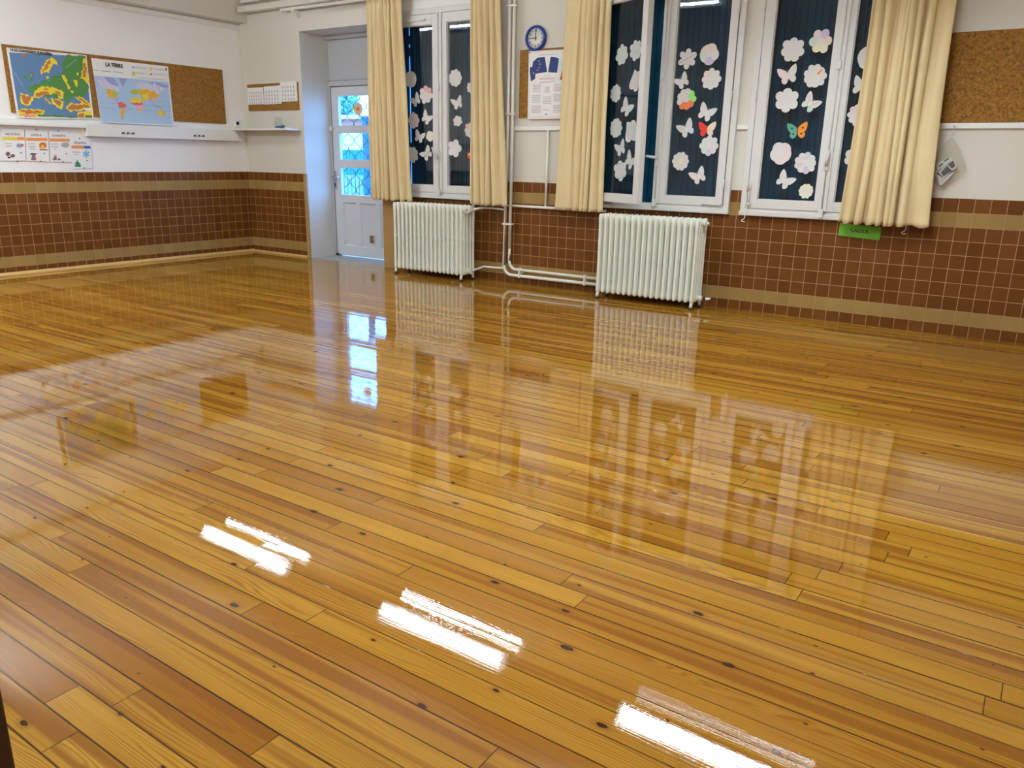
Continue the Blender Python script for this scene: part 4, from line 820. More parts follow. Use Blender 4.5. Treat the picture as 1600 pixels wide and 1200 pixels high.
def window(idx, xl, label, openleft=False):
    x1 = xl + W_W
    win = thing('window_%d' % idx, (xl + W_W / 2, 0.0, WZ0), label, None, None, 'structure')
    b = B(); e = 0.047
    for (a, c, z0, z1) in ((xl, xl + e, WZ0, 2.60), (x1 - e, x1, WZ0, 2.60), (xl + e, x1 - e, WZ0, 0.845), (xl + e, x1 - e, 2.55, 2.60)):
        b.box(a, c, -0.032, 0.07, z0, z1, 0.003)
    b.box(xl - 0.006, x1 + 0.006, -0.05, -0.02, WZ0 - 0.006, WZ0 + 0.03, 0.006)
    obj('window_frame', b, 'frame_white', win)
    # shutters closed outside: two folding leaves of vertical boards each side
    for side in (0, 1):
        s0 = xl + (0.122 if idx == 1 and side == 0 else 0.0005); s1 = xl + W_W / 2 + (0.002 if side == 0 else 0)
        if side == 1: s0, s1 = s1 + 0.0005, x1 - 0.0005
        b = B(); k = 12; wd = (s1 - s0) / k
        for j in range(k):
            b.box(s0 + j * wd + 0.0025, s0 + (j + 1) * wd - 0.0025, 0.135, 0.155, WZ0 + 0.001, 2.574, 0.002)
        b.box(s0, s1, 0.15, 0.165, WZ0 + 0.001, 2.574)
        obj('shutter', b, 'shutter_blue', win)
    if idx == 1:
        b = B(); b.box(xl + 0.0005, xl + 0.094, 0.150, 0.165, WZ0, 2.57)
        for z in (2.355, 2.24, 1.30): b.box(xl + 0.075, xl + 0.14, 0.125, 0.17, z - 0.04, z + 0.04)
        obj('shutter_post', b, 'shutter_blue', win)
    return win
w1 = window(1, 2.44, 'white casement window beside the door, between the first two curtains')
w2 = window(2, 4.85, 'white casement window with its left sash ajar, above the larger radiator')
w3 = window(3, 6.25, 'white casement window beside the longest curtain, green sign below')
s1l = sash(w1, 0.60, True, (2.49, -0.03, 0), 0.08, 0.52, pzt=2.452)
s1r = sash(w1, 0.60, False, (3.69, -0.03, 0), 0.08, 0.498, batten=(0.555, 0.625))
s2l = sash(w2, 0.645, True, (4.885, -0.03, 0), 0.07, 0.578, rot=-math.radians(26))
s2r = sash(w2, 0.625, False, (6.10, -0.03, 0), 0.065, 0.517, batten=(0.57, 0.625))
s3l = sash(w3, 0.60, True, (6.30, -0.03, 0), 0.082, 0.532)
s3r = sash(w3, 0.60, False, (7.50, -0.03, 0), 0.08, 0.528, batten=(0.572, 0.635))
# trickle vent on the first window, espagnolette bolts, handles
b = B(); b.box(0.10, 0.44, -0.03, -0.011, 2.488, 2.505, 0.004); obj('trickle_vent', b, 'frame_white', s1l)
def bolt(sa, u, zk, zh, lever, low=0.85):
    b = B(); b.tube([(u, -0.029, 0.85), (u, -0.029, 2.54)], 0.006, 8)
    obj('bolt_rod', b, 'frame_white', sa)
    b = B(); b.box(u - 0.016, u + 0.016, -0.045, -0.022, zk - 0.03, zk + 0.03, 0.004); obj('bolt_guide', b, 'frame_white', sa)
    b = B(); b.box(u - 0.018, u + 0.018, -0.05, -0.022, low - 0.03, low + 0.03, 0.004); obj('bolt_keeper', b, 'frame_white', sa)
    b = B(); b.box(u - 0.017, u + 0.017, -0.042, -0.024, zh - 0.075, zh + 0.045, 0.005)
    if lever == 'side': b.tube([(u, -0.04, zh), (u, -0.07, zh), (u - 0.03, -0.078, zh + 0.004), (u - 0.085, -0.075, zh + 0.012)], [0.012, 0.012, 0.013, 0.010], 8)
    else: b.tube([(u, -0.04, zh - 0.03), (u, -0.065, zh - 0.03), (u + (0.008 if lever == 'up' else -0.03), -0.07, zh + 0.02), (u + (0.014 if lever == 'up' else -0.055), -0.068, zh + 0.075)], [0.012, 0.012, 0.012, 0.009], 8)
    obj('handle', b, 'handle_grey', sa)
bolt(s1r, -0.59, 1.86, 1.215, 'slant'); bolt(s2r, -0.598, 1.88, 1.225, 'side'); bolt(s3r, -0.605, 1.90, 1.225, 'up', 0.83)
# casement stay at the foot of the second window
b = B(); b.tube([(-0.17, -0.022, 0.858), (-0.02, -0.022, 0.855)], 0.005, 8); b.tube([(-0.17, -0.022, 0.848), (-0.17, -0.022, 0.872)], 0.009, 8); b.tube([(-0.02, -0.022, 0.846), (-0.02, -0.022, 0.868)], 0.009, 8)
obj('casement_stay', b, 'handle_grey', s2r)
b = B(); b.tube([(0.02, -0.022, 0.87), (0.02, -0.022, 1.03)], [0.006, 0.006], 8); b.tube([(0.02, -0.022, 0.985), (0.02, -0.022, 1.03)], 0.010, 8); b.tube([(0.03, -0.024, 0.862), (0.03, -0.024, 0.885)], 0.012, 8)
obj('casement_stay', b, 'handle_grey', s3l)

# shutter crank hooks hanging under the third window
def crank(x, zt, zb, label):
    b = B()
    b.tube([(x + 0.003, -0.045, zt), (x + 0.002, -0.05, zt - 0.05), (x, -0.05, zb + 0.03), (x - 0.006, -0.052, zb + 0.012), (x - 0.018, -0.055, zb + 0.008), (x - 0.024, -0.056, zb), (x - 0.014, -0.056, zb - 0.008), (x + 0.006, -0.056, zb - 0.006)], 0.0042, 8)
    b.lathe([(0.006, -0.003), (0.012, -0.003), (0.012, 0.003), (0.006, 0.003), (0.006, -0.003)], (x + 0.003, -0.045, zt + 0.008), 14, 1)
    tagit(obj('shutter_crank', b, 'pipe_paint'), label, 'hook', 'hooked crank rods below the windows')
crank(6.302, 0.862, 0.742, 'thin hooked rod at the corner between the middle and right-hand window')
crank(7.504, 0.86, 0.722, 'thin hooked rod peeping out under the longest curtain, right of the green sign')

# ------------------------------------------------------------------ paper cut-outs on the panes
FL = {'fl5': (5, .30), 'fl6': (6, .26), 'fl7': (7, .24), 'fl8': (8, .20), 'fl9': (9, .16), 'fl10': (10, .15), 'fl5r': (5, .11), 'round6': (6, .03), 'round8': (9, .05), 'fl6n': (6, .24), 'fl6c': (6, .42)}
def petal_cols(scheme, n):
    """material for every petal, counted anticlockwise from the right; last entry is the centre"""
    w = 'paper'; c = [w] * n; mid = w
    def setp(d):
        for k, v in d.items(): c[k % n] = v
    if scheme == 'pinktop': setp({0: 'p_pink', 1: 'p_rose', 2: 'p_rose', 3: 'p_pink'})
    elif scheme == 'pink': c = ['p_pink'] * n; mid = 'p_pink'
    elif scheme == 'cream': c = ['p_cream'] * n; mid = 'p_cream'
    elif scheme == 'pinkrim': setp({1: 'p_pink', 2: 'p_pink', 3: 'p_rose', 5: 'p_pink'})
    elif scheme == 'redyel': c = ['p_red', 'p_yellow', 'p_sun', 'p_red', 'p_yellow']; mid = 'p_sun'
    elif scheme == 'wv': mid = 'paper'
    elif scheme == 'pinkdots': c = ['p_pink'] * n; mid = 'paper'; c[2] = 'paper'
    elif scheme == 'wpink': setp({3: 'p_pink', 4: 'p_pink'})
    elif scheme == 'pastel': c = ['paper', 'p_peach', 'p_pink', 'p_mint', 'p_violet']; mid = 'paper'
    elif scheme == 'greenred': setp({0: 'p_green', 1: 'p_green', 7: 'p_rust', 6: 'p_rust', 8: 'p_rust'})
    elif scheme == 'gpv': setp({4: 'p_mint', 5: 'p_mint', 6: 'p_violet', 7: 'p_pink'})
    elif scheme == 'yelcentre': setp({0: 'p_pink', 1: 'p_pink', 8: 'p_pink'}); mid = 'p_yellow'
    elif scheme == 'rainbow': c = ['p_peach', 'p_violet', 'p_pink', 'p_mint', 'p_yellow', 'p_cream']; mid = 'paper'
    elif scheme == 'orangemark': pass
    elif scheme == 'pinkhalf': setp({0: 'p_pink', 1: 'p_pink', 4: 'p_pink'})
    elif scheme == 'greyviolet': setp({2: 'p_grey', 4: 'p_pink', 5: 'p_grey', 6: 'p_pink', 7: 'p_violet'})
    elif scheme == 'sunflower': c = ['p_peach'] * n; c[4] = 'p_sun'; c[5 % n] = 'p_sun'; mid = 'p_rust'
    return c, mid
def fit(polys, rot, W, H):
    a = -math.radians(rot); ca, sa = math.cos(a), math.sin(a)
    P = [[(x * ca - y * sa, x * sa + y * ca) for x, y in p] for p in polys]
    xs_ = [x for p in P for x, y in p]; ys_ = [y for p in P for x, y in p]
    w = max(xs_) - min(xs_); h = max(ys_) - min(ys_); k = math.sqrt(W / w * H / h)
    kx, kz = 0.5 * (k + W / w), 0.5 * (k + H / h)
    cx, cy = (max(xs_) + min(xs_)) / 2, (max(ys_) + min(ys_)) / 2
    return [[((x - cx) * kx, (y - cy) * kz) for x, y in p] for p in P]
def sheet(b, poly, mi, off=0.0, R=0.09, th=0.001):
    """a paper polygon in (x, z), room side towards -y, edges curling a little off the glass"""
    def yy(x, z): return -off - 0.004 * ((x * x + z * z) / (R * R))
    f = [b.bm.verts.new((x, yy(x, z), z)) for x, z in poly]; r = [b.bm.verts.new((x, yy(x, z) + th, z)) for x, z in poly]
    n = len(poly)
    for vs in [f, r[::-1]] + [[f[i], r[i], r[(i + 1) % n], f[(i + 1) % n]] for i in range(n)]:
        q = b.bm.faces.new(vs); q.material_index = mi
def flower(kind, W, H, rot, scheme):
    n, d = FL[kind]; cols, mid = petal_cols(scheme, n)
    ms = [];
    def mi(m):
        if m not in ms: ms.append(m)
        return ms.index(m)
    per = 10; rr = lambda t: 1 - d + d * abs(math.cos(n * t / 2)) ** 0.75
    rnd = random.Random(int(W * 7919 + H * 104729) + n)
    wob = [1 + rnd.uniform(-0.07, 0.07) for _ in range(n)]
    polys = []; cen = []
    for k in range(n):
        t0 = 2 * PI * (k - 0.5) / n
        p = []
        for j in range(per + 1):
            t = t0 + 2 * PI / n * j / per; r = rr(t) * (1 + (wob[k] - 1) * math.sin(PI * j / per))
            x, y = r * math.cos(t), r * math.sin(t)
            if kind == 'fl6n': x = max(x, -0.62 + 0.25 * y)
            p.append((x, y))
        ri = 0.30
        p += [(ri * math.cos(t0 + 2 * PI / n * j / 4), ri * math.sin(t0 + 2 * PI / n * j / 4)) for j in (4, 3, 2, 1, 0)]
        polys.append(p)
    polys.append([(0.30 * math.cos(2 * PI * (k / 4 - 0.5) / n), 0.30 * math.sin(2 * PI * (k / 4 - 0.5) / n)) for k in range(4 * n)])
    extra = []
    if scheme == 'orangemark': extra = [('p_orange', [(0.1, 0.2), (0.55, 0.62), (0.62, 0.5), (0.3, 0.12)]), ('p_pink', [(-0.6, -0.5), (-0.2, -0.3), (-0.25, -0.5)])]
    if scheme == 'wv': extra = [('p_violet', [(0.0, -0.1), (0.3, 0.05), (0.25, -0.2), (0.1, -0.28)])]
    if scheme == 'fold': extra = [('ink_grey', [(-0.95, 0.06), (0.95, 0.02), (0.95, -0.03), (-0.95, 0.0)])]
    if scheme == 'greyviolet': extra = [('p_grey', [(-0.5, -0.1), (-0.2, 0.0), (-0.1, -0.1), (-0.45, -0.2)]), ('p_grey', [(-0.3, 0.6), (-0.05, 0.35), (-0.15, 0.3), (-0.4, 0.5)])]
    if scheme == 'wpink' and kind == 'fl8': extra = [('p_pink', [(0.05 + .05 * math.cos(t), 0.1 + .05 * math.sin(t)) for t in (0, 1.5, 3, 4.5)]), ('p_peach', [(-0.2 + .05 * math.cos(t), -0.15 + .05 * math.sin(t)) for t in (0, 1.5, 3, 4.5)])]
    F = fit(polys + [e[1] for e in extra], rot, W, H)
    b = B()
    for k in range(n): sheet(b, F[k], mi(cols[k]))
    sheet(b, F[n], mi(mid))
    for k, e in enumerate(extra): sheet(b, F[n + 1 + k], mi(e[0]), 0.0012)
    return b, ms
def butterfly(kind, W, H, rot, scheme):
    thin = 0.75 if kind == 'bflythin' else 1.0
    up = [(0.02, 0.14), (0.07, 0.26), (0.22, 0.42), (0.40, 0.53), (0.55, 0.56), (0.57, 0.40), (0.53, 0.18), (0.46, 0.01), (0.36, -0.09), (0.02, -0.09)]
    lo = [(0.02, -0.09), (0.36, -0.09), (0.42, -0.18), (0.42, -0.31), (0.35, -0.43), (0.24, -0.48), (0.14, -0.42), (0.06, -0.30), (0.02, -0.17)]
    up = [(x, y * thin + (1 - thin) * 0.1) for x, y in up]
    mr = lambda p: [(-x, y) for x, y in p][::-1]
    body = [(0.02, 0.16), (0.03, 0.0), (0.02, -0.2), (0, -0.24), (-0.02, -0.2), (-0.03, 0.0), (-0.02, 0.16), (0, 0.19)]
    an = [(0.0, 0.17), (0.012, 0.17), (0.075, 0.33), (0.06, 0.335)]
    cu, cl, du, dl, bd = 'paper', 'paper', 'paper', 'paper', 'paper_edge'   # right up/low, left up/low
    if scheme == 'redbeige': cu = cl = 'p_beige'; du = dl = 'p_red'; bd = 'p_rust'
    if scheme == 'greenorange': cu = cl = 'p_orange'; du = dl = 'p_teal'; bd = 'ink_black'
    if scheme == 'bluespot': cl = 'p_blue'
    if scheme == 'wpink': cu = cl = du = dl = 'p_pink'; cu = 'paper'
    if scheme == 'pinkleft': du = dl = 'p_pink'
    if scheme == 'multistripe': dl = 'p_mint'; cl = 'p_mint'
    L = [(cu, up), (cl, lo), (du, mr(up)), (dl, mr(lo)), (bd, body), (bd, an), (bd, mr(an))]
    ex = []
    if scheme == 'greenorange':
        for x, y in ((0.30, 0.20), (0.22, -0.18), (-0.30, 0.20), (-0.22, -0.18)): ex.append(('ink_black', [(x + 0.062 * math.cos(t * PI / 5), y + 0.062 * math.sin(t * PI / 5)) for t in range(10)]))
    if scheme == 'multistripe':
        for sx in (1, -1):
            for m, q in (('p_rose', [(0.12, 0.14), (0.40, 0.36), (0.42, 0.32), (0.14, 0.09)]), ('p_violet', [(0.10, 0.06), (0.40, 0.16), (0.38, 0.11), (0.12, 0.02)]), ('p_grey', [(0.10, -0.08), (0.26, -0.12), (0.25, -0.16), (0.10, -0.12)])):
                ex.append((m, [(sx * x, y) for x, y in (q if sx > 0 else q[::-1])]))
    if scheme == 'bluespot': ex.append(('p_peach', [(-0.30, 0.16), (-0.18, 0.18), (-0.14, 0.10), (-0.26, 0.06)]))
    ms = []
    def mi(m):
        if m not in ms: ms.append(m)
        return ms.index(m)
    F = fit([p for _, p in L + ex], rot, W, H)
    b = B()
    for k, (m, _) in enumerate(L): sheet(b, F[k], mi(m), 0.0 if k < 4 else 0.0013)
    for k, (m, _) in enumerate(ex): sheet(b, F[len(L) + k], mi(m), 0.0012)
    return b, ms
for pane, kind, x, z, W, H, rot, scheme, label in DECOS:
    if pane == '2L': x = min(x, 0.574 - W / 2)
    fly = kind.startswith('bfly')
    b, ms = (butterfly if fly else flower)(kind, W, H, rot, scheme)
    o = obj('paper_butterfly' if fly else 'paper_flower', b, ms, local=True)
    tagit(o, label, 'paper butterfly' if fly else 'paper flower', 'paper butterflies stuck on the window panes' if fly else 'paper flowers stuck on the window panes')
    if pane == '2L':
        t = math.radians(26); d = Vector((math.cos(t), -math.sin(t), 0)); nrm = Vector((-math.sin(t), -math.cos(t), 0))
        o.location = Vector((4.90, -0.03, z)) + d * x - nrm * 0.0115; o.rotation_euler = (0, 0, -t)
    else:
        o.location = (x, -0.0175, z)
b, ms = flower('fl9', 0.145, 0.165, 0, 'sunflower')
o = obj('paper_flower', b, ms, local=True); o.location = (1.495, DY + 0.0175, 1.715)
tagit(o, 'orange and yellow paper flower on the upper pane of the white door', 'paper flower', 'paper flowers stuck on the window panes')

# ------------------------------------------------------------------ curtains
def curtain(top, bot, ztop, zbot, spec, seed, label, yc=-0.135, flare=0.0, amp=0.034, header=0.10):
    """top / bot: (x left, x right); folded cloth sheet hanging from the pole"""
    rnd = random.Random(seed)
    folds = len(spec); nz, nx = 70, folds * 16
    ph = [rnd.uniform(-0.5, 0.5) for _ in range(folds + 2)]; am = [q[1] for q in spec]; wd = [q[0] for q in spec]
    tot = sum(wd); edges = [0]
    for w in wd: edges.append(edges[-1] + w / tot)
    rows = []
    b = B()
    ph2 = rnd.uniform(0, 6)
    for j in range(nz + 1):
        t = j / nz; z = ztop + (zbot - ztop) * t
        e = t ** (1.0 + flare)
        xl = top[0] + (bot[0] - top[0]) * e; xr = top[1] + (bot[1] - top[1]) * e
        hd = max(0.0, 1 - (ztop - z) / header); k = min(1.0, (ztop - z) / header)
        row = []
        for i in range(nx + 1):
            s = i / nx
            q = 0
            while q < folds - 1 and s > edges[q + 1]: q += 1
            f = (s - edges[q]) / (edges[q + 1] - edges[q])
            w = math.sin(2 * PI * f)
            w = math.copysign(abs(w) ** 0.8, w)
            y = amp * am[q] * w * (0.35 + 0.65 * k) * (0.8 + 0.3 * t)
            # slow wander of the folds down the cloth and small secondary creases
            xo = 0.012 * math.sin(3.1 * t + q * 1.7 + ph2) * min(1, 4 * s * (1 - s)) + 0.5 * amp * math.cos(2 * PI * f) * am[q] * 0.55 * k
            y += 0.006 * math.sin(23 * s + 9 * t + ph2) * k
            y += hd * 0.012 * math.sin(2 * PI * folds * 2.5 * s + 1.3 * math.sin(40 * s))
            if hd > 0: xo += hd * 0.006 * math.sin(2 * PI * folds * 1.5 * s + ph2)
            pinch = math.exp(-((ztop - z - header) / 0.025) ** 2)
            y *= 1 - 0.45 * pinch
            zz = z + (0.008 * math.sin(2 * PI * f + 0.6) * t if j == nz else 0) + hd * 0.010 * math.sin(2 * PI * folds * s + ph2)
            row.append(b.bm.verts.new((xl + (xr - xl) * s + xo * (1 if 0 < i < nx else 0), yc + y, zz)))
        rows.append(row)
    for j in range(nz):
        for i in range(nx):
            f = b.bm.faces.new((rows[j][i], rows[j + 1][i], rows[j + 1][i + 1], rows[j][i + 1])); f.smooth = True
    o = obj('curtain', b, 'curtain_cloth', recalc=False)
    so = o.modifiers.new('thickness', 'SOLIDIFY'); so.thickness = 0.003; so.offset = 0
    return tagit(o, label, 'curtain', 'beige curtains at the windows')
cA = curtain((2.222, 2.700), (2.205, 2.800), 2.732, 0.745, [(1.0, .55), (.9, 1.0), (.7, 1.0), (.55, 1.2), (.9, .8), (.6, 1.2), (1.1, .9), (1.35, .55)], 3, 'beige pleated curtain between the door and the first window')
cB = curtain((3.555, 3.880), (3.560, 4.008), 2.732, 0.752, [(1.0, .8), (.8, 1.0), (.7, 1.1), (.9, .9), (1.2, .7)], 11, 'beige curtain beside the two vertical white pipes')
cC = curtain((4.600, 5.030), (4.545, 5.040), 2.732, 0.752, [(1.7, .30), (1.1, .6), (.55, 1.25), (.6, 1.2), (.8, 1.0), (1.0, .6)], 23, 'beige curtain between the notice poster and the half-open sash')
cD = curtain((7.085, 7.610), (7.045, 7.662), 2.732, 0.775, [(.9, .5), (.9, .8), (1.2, .55), (.45, 1.2), (.42, 1.3), (.45, 1.2), (1.1, .7), (1.7, .32)], 31, 'longest beige curtain, beside the bare cork board and over the green sign', flare=1.6, amp=0.042)
# curtain pole with brackets, and the boxed duct above it
pole = thing('curtain_pole', (5.5, -0.135, 2.70), 'white curtain pole running above door and windows', 'curtain pole')
b = B(); b.box(0.87, 9.6, -0.100, -0.078, 2.722, 2.752, 0.004); obj('pole', b, 'shelf_white', pole)
for x in (1.07, 3.30, 4.25, 6.20, 8.2):
    b = B(); b.prism([(0.0055, 2.722), (-0.098, 2.722), (-0.098, 2.708), (-0.03, 2.655), (0.0055, 2.655)], 0, x - 0.02, x + 0.02)
    obj('bracket', b, 'shelf_white', pole)
b = B(); b.box(0.20, 9.8, -0.150, -0.062, 2.755, 2.815, 0.006); b.box(0.20, 9.8, -0.10, 0.006, 2.86, 3.1)
duct = tagit(obj('trim_%d' % n, b, 'wall_paint'), kind='structure'); n += 1

# ------------------------------------------------------------------ radiators
def radiator(x0, count, pitch, ztop, zbot, yf, yb, label):
    rad = thing('radiator', (x0 + count * pitch / 2, (yf + yb) / 2, 0.0), label, 'radiator', 'white cast iron radiators')
    def column_bm(xc):
        b = B(); ncol = 5; step = (yb - yf - 0.036) / (ncol - 1); rx, ry = pitch * 0.31, 0.019
        zt, zb = ztop - 0.012, zbot + 0.012
        for k in range(ncol):
            yc = yf + 0.018 + k * step
            prof = []
            for i in range(5): prof.append((math.sin(PI / 2 * i / 4), zb - 0.012 + 0.022 * (1 - math.cos(PI / 2 * i / 4))))
            prof += [(1.0, zb + 0.05), (0.86, zb + 0.075), (0.80, (zb + zt) / 2 - 0.03), (0.86, (zb + zt) / 2), (0.80, (zb + zt) / 2 + 0.03), (0.86, zt - 0.075), (1.0, zt - 0.05)]
            for i in range(5): prof.append((math.cos(PI / 2 * i / 4), zt - 0.010 + 0.022 * math.sin(PI / 2 * i / 4)))
            rings = []
            for r, z in prof:
                r = max(r, 0.02)
                rings.append([b.bm.verts.new((xc + rx * r * math.cos(a), yc + ry * r * math.sin(a), z)) for a in [2 * PI * q / 12 for q in range(12)]])
            for A, C in zip(rings, rings[1:]):
                for q in range(12):
                    f = b.bm.faces.new((A[q], A[(q + 1) % 12], C[(q + 1) % 12], C[q])); f.smooth = True
            b.bm.faces.new(rings[0][::-1]); b.bm.faces.new(rings[-1])
        # headers joining the columns at top, middle and bottom
        for z, h in ((ztop - 0.036, 0.030), (zbot + 0.036, 0.030)):
            b.tube([(xc, yf + 0.012, z), (xc, yb - 0.012, z)], h, 12, True, rx / h * 0.85)
        b.box(xc - rx * 0.3, xc + rx * 0.3, yf + 0.018, yb - 0.018, (ztop + zbot) / 2 - 0.012, (ztop + zbot) / 2 + 0.012, 0.003)
        # nipples to the next section
        for z in (ztop - 0.036, zbot + 0.036):
            b.tube([(xc - pitch / 2, (yf + yb) / 2, z), (xc + pitch / 2, (yf + yb) / 2, z)], 0.024, 12)
        return b
    proto = obj('section', column_bm(x0 + pitch / 2), 'radiator_paint', rad)
    for k in range(1, count):
        c = proto.copy(); COL.objects.link(c); c.parent = rad; c.location = (pitch * k, 0, 0)
    for xc in (x0 + pitch / 2, x0 + pitch * (count - 0.5)):
        for y, dy in ((yf + 0.022, -0.02), (yb - 0.022, 0.02)):
            b = B(); b.tube([(xc, y - dy * 0.5, zbot + 0.03), (xc, y + dy * 0.2, 0.045), (xc, y + dy * 0.5, 0.014)], [0.017, 0.013, 0.015], 10)
            f = obj('foot', b, 'radiator_paint', rad)
            b = B(); b.lathe([(0.017, 0.0), (0.021, 0.004), (0.018, 0.016), (0.013, 0.022)], (xc, y + dy * 0.5, 0.0), 14)
            obj('shoe', b, 'dark_metal', f)
    return rad
R1X, R1P, R2X, R2P = 2.672, 0.0545, 5.082, 0.0522
r1 = radiator(R1X, 17, R1P, 0.742, 0.055, -0.315, -0.085, 'white ribbed radiator under the window next to the door')
r2 = radiator(R2X, 18, R2P, 0.748, 0.055, -0.305, -0.085, 'larger white ribbed radiator under the window with the open sash')
xe = R1X + 17 * R1P
b = B(); b.tube([(xe, -0.2, 0.706), (xe + 0.03, -0.2, 0.706)], 0.012, 10); b.tube([(xe + 0.02, -0.2, 0.706), (xe + 0.045, -0.22, 0.706), (xe + 0.05, -0.265, 0.706)], [0.018, 0.020, 0.026], 14)
v = obj('valve', b, 'radiator_paint', r1)
b = B(); b.lathe([(0.029, -0.05), (0.031, -0.03), (0.031, 0.0), (0.024, 0.012)], (xe + 0.05, -0.255, 0.706), 18, 1); b.mi = 1; b.lathe([(0.0, -0.052), (0.018, -0.052), (0.018, -0.045)], (xe + 0.05, -0.255, 0.706), 18, 1)
obj('knob', b, ['clock_face', 'ink_grey'], v)
b = B(); b.tube([(xe - 0.005, -0.2, 0.092), (xe + 0.022, -0.2, 0.092)], 0.024, 12); obj('plug', b, 'radiator_paint', r1)
xe = R2X + 18 * R2P
b = B(); b.tube([(xe - 0.005, -0.195, 0.712), (xe + 0.018, -0.195, 0.712)], 0.028, 14); b.tube([(xe + 0.018, -0.195, 0.712), (xe + 0.04, -0.195, 0.712)], 0.010, 10); obj('plug', b, 'radiator_paint', r2)
b = B(); b.tube([(xe - 0.005, -0.195, 0.092), (xe + 0.03, -0.195, 0.092)], 0.024, 12); b.tube([(xe + 0.03, -0.195, 0.092), (xe + 0.075, -0.195, 0.092), (xe + 0.10, -0.18, 0.095)], [0.013, 0.013, 0.010], 10); b.mi = 1; b.box(xe + 0.04, xe + 0.065, -0.215, -0.20, 0.078, 0.106, 0.003)
obj('drain_valve', b, ['radiator_paint', 'dark_metal'], r2)

# ------------------------------------------------------------------ heating pipes
def arc(c, r, a0, a1, y, k=7):
    return [(c[0] + r * math.cos(a0 + (a1 - a0) * i / k), y, c[1] + r * math.sin(a0 + (a1 - a0) * i / k)) for i in range(k + 1)]
PY = -0.055
p1 = thing('heating_pipe', (3.93, PY, 0.07), 'left of two white risers, bending along the floor below its twin', 'pipe', 'white heating pipes on the window wall')
b = B(); b.tube([(3.948, PY, 2.86), (3.945, PY, 1.6), (3.925, PY, 0.17)] + arc((4.015, 0.17), 0.09, PI, 1.5 * PI, PY) + [(4.3, PY, 0.08), (5.10, PY, 0.083)], 0.0155, 12); obj('pipe', b, 'pipe_paint', p1)
p2 = thing('heating_pipe', (3.99, PY, 0.13), 'right of two white risers, bending along the wall above its twin', 'pipe', 'white heating pipes on the window wall')
b = B(); b.tube([(3.998, PY, 2.86), (3.995, PY, 1.6), (3.990, PY, 0.34)], 0.0155, 12); b.tube([(3.990, PY, 0.36), (3.988, PY, 0.22)] + arc((4.068, 0.22), 0.08, PI, 1.5 * PI, PY) + [(4.3, PY, 0.14), (5.10, PY, 0.137)], 0.0135, 12); obj('pipe', b, 'pipe_paint', p2)
def clamp(pr, x0, x1, z, vert=True):
    b = B()
    if vert: b.box(x0, x1, PY - 0.02, PY + 0.02, z - 0.008, z + 0.008, 0.003); b.box((x0 + x1) / 2 - 0.012, (x0 + x1) / 2 + 0.012, PY, -0.001, z - 0.010, z + 0.010, 0.002)
    else: b.box(x0 - 0.009, x0 + 0.009, PY - 0.02, PY + 0.02, z - 0.05, z + 0.05, 0.003); b.box(x0 - 0.012, x0 + 0.012, PY, -0.0005, z - 0.012, z + 0.012, 0.002)
    obj('pipe_clamp', b, 'pipe_paint', pr)
clamp(p1, 3.922, 4.025, 2.535); clamp(p1, 3.920, 4.022, 1.60); clamp(p1, 3.905, 4.018, 0.575); clamp(p2, 4.115, 0, 0.112, False); clamp(p2, 4.85, 0, 0.112, False)
bp1 = thing('heating_pipe', (3.75, PY, 0.70), 'short upper pipe joining the first radiator valve to the riser', 'pipe', 'white heating pipes on the window wall')
b = B(); b.tube([(3.648, -0.20, 0.706), (3.665, -0.12, 0.716), (3.70, -0.075, 0.72), (3.78, -0.055, 0.72), (3.93, -0.055, 0.712)], 0.011, 10); obj('pipe', b, 'pipe_paint', bp1)
bp2 = thing('heating_pipe', (3.75, PY, 0.12), 'short lower pipe between the foot of the first radiator and the riser', 'pipe', 'white heating pipes on the window wall')
b = B(); b.tube([(3.60, -0.20, 0.092), (3.625, -0.10, 0.11), (3.68, -0.058, 0.135), (3.80, -0.055, 0.135), (3.90, -0.055, 0.138), (3.922, -0.055, 0.155)], 0.011, 10); obj('pipe', b, 'pipe_paint', bp2)
hp = thing('heating_pipe', (4.3, -0.03, 0.74), 'level white pipe at beige tile height, between the second and third curtain', 'pipe', 'white heating pipes on the window wall')
b = B(); b.tube([(3.50, -0.028, 0.752), (5.02, -0.028, 0.752)], 0.013, 12); obj('pipe', b, 'pipe_paint', hp)
vp = tagit(obj('cable_conduit', B().tube([(4.372, -0.016, 1.455), (4.368, -0.016, 0.757)], 0.012, 10), 'pipe_paint'), 'thin white conduit dropping from the wall rail to the level pipe', 'conduit')
b = B(); b.box(4.352, 4.388, -0.018, 0.006, 0.985, 1.452, 0.003)

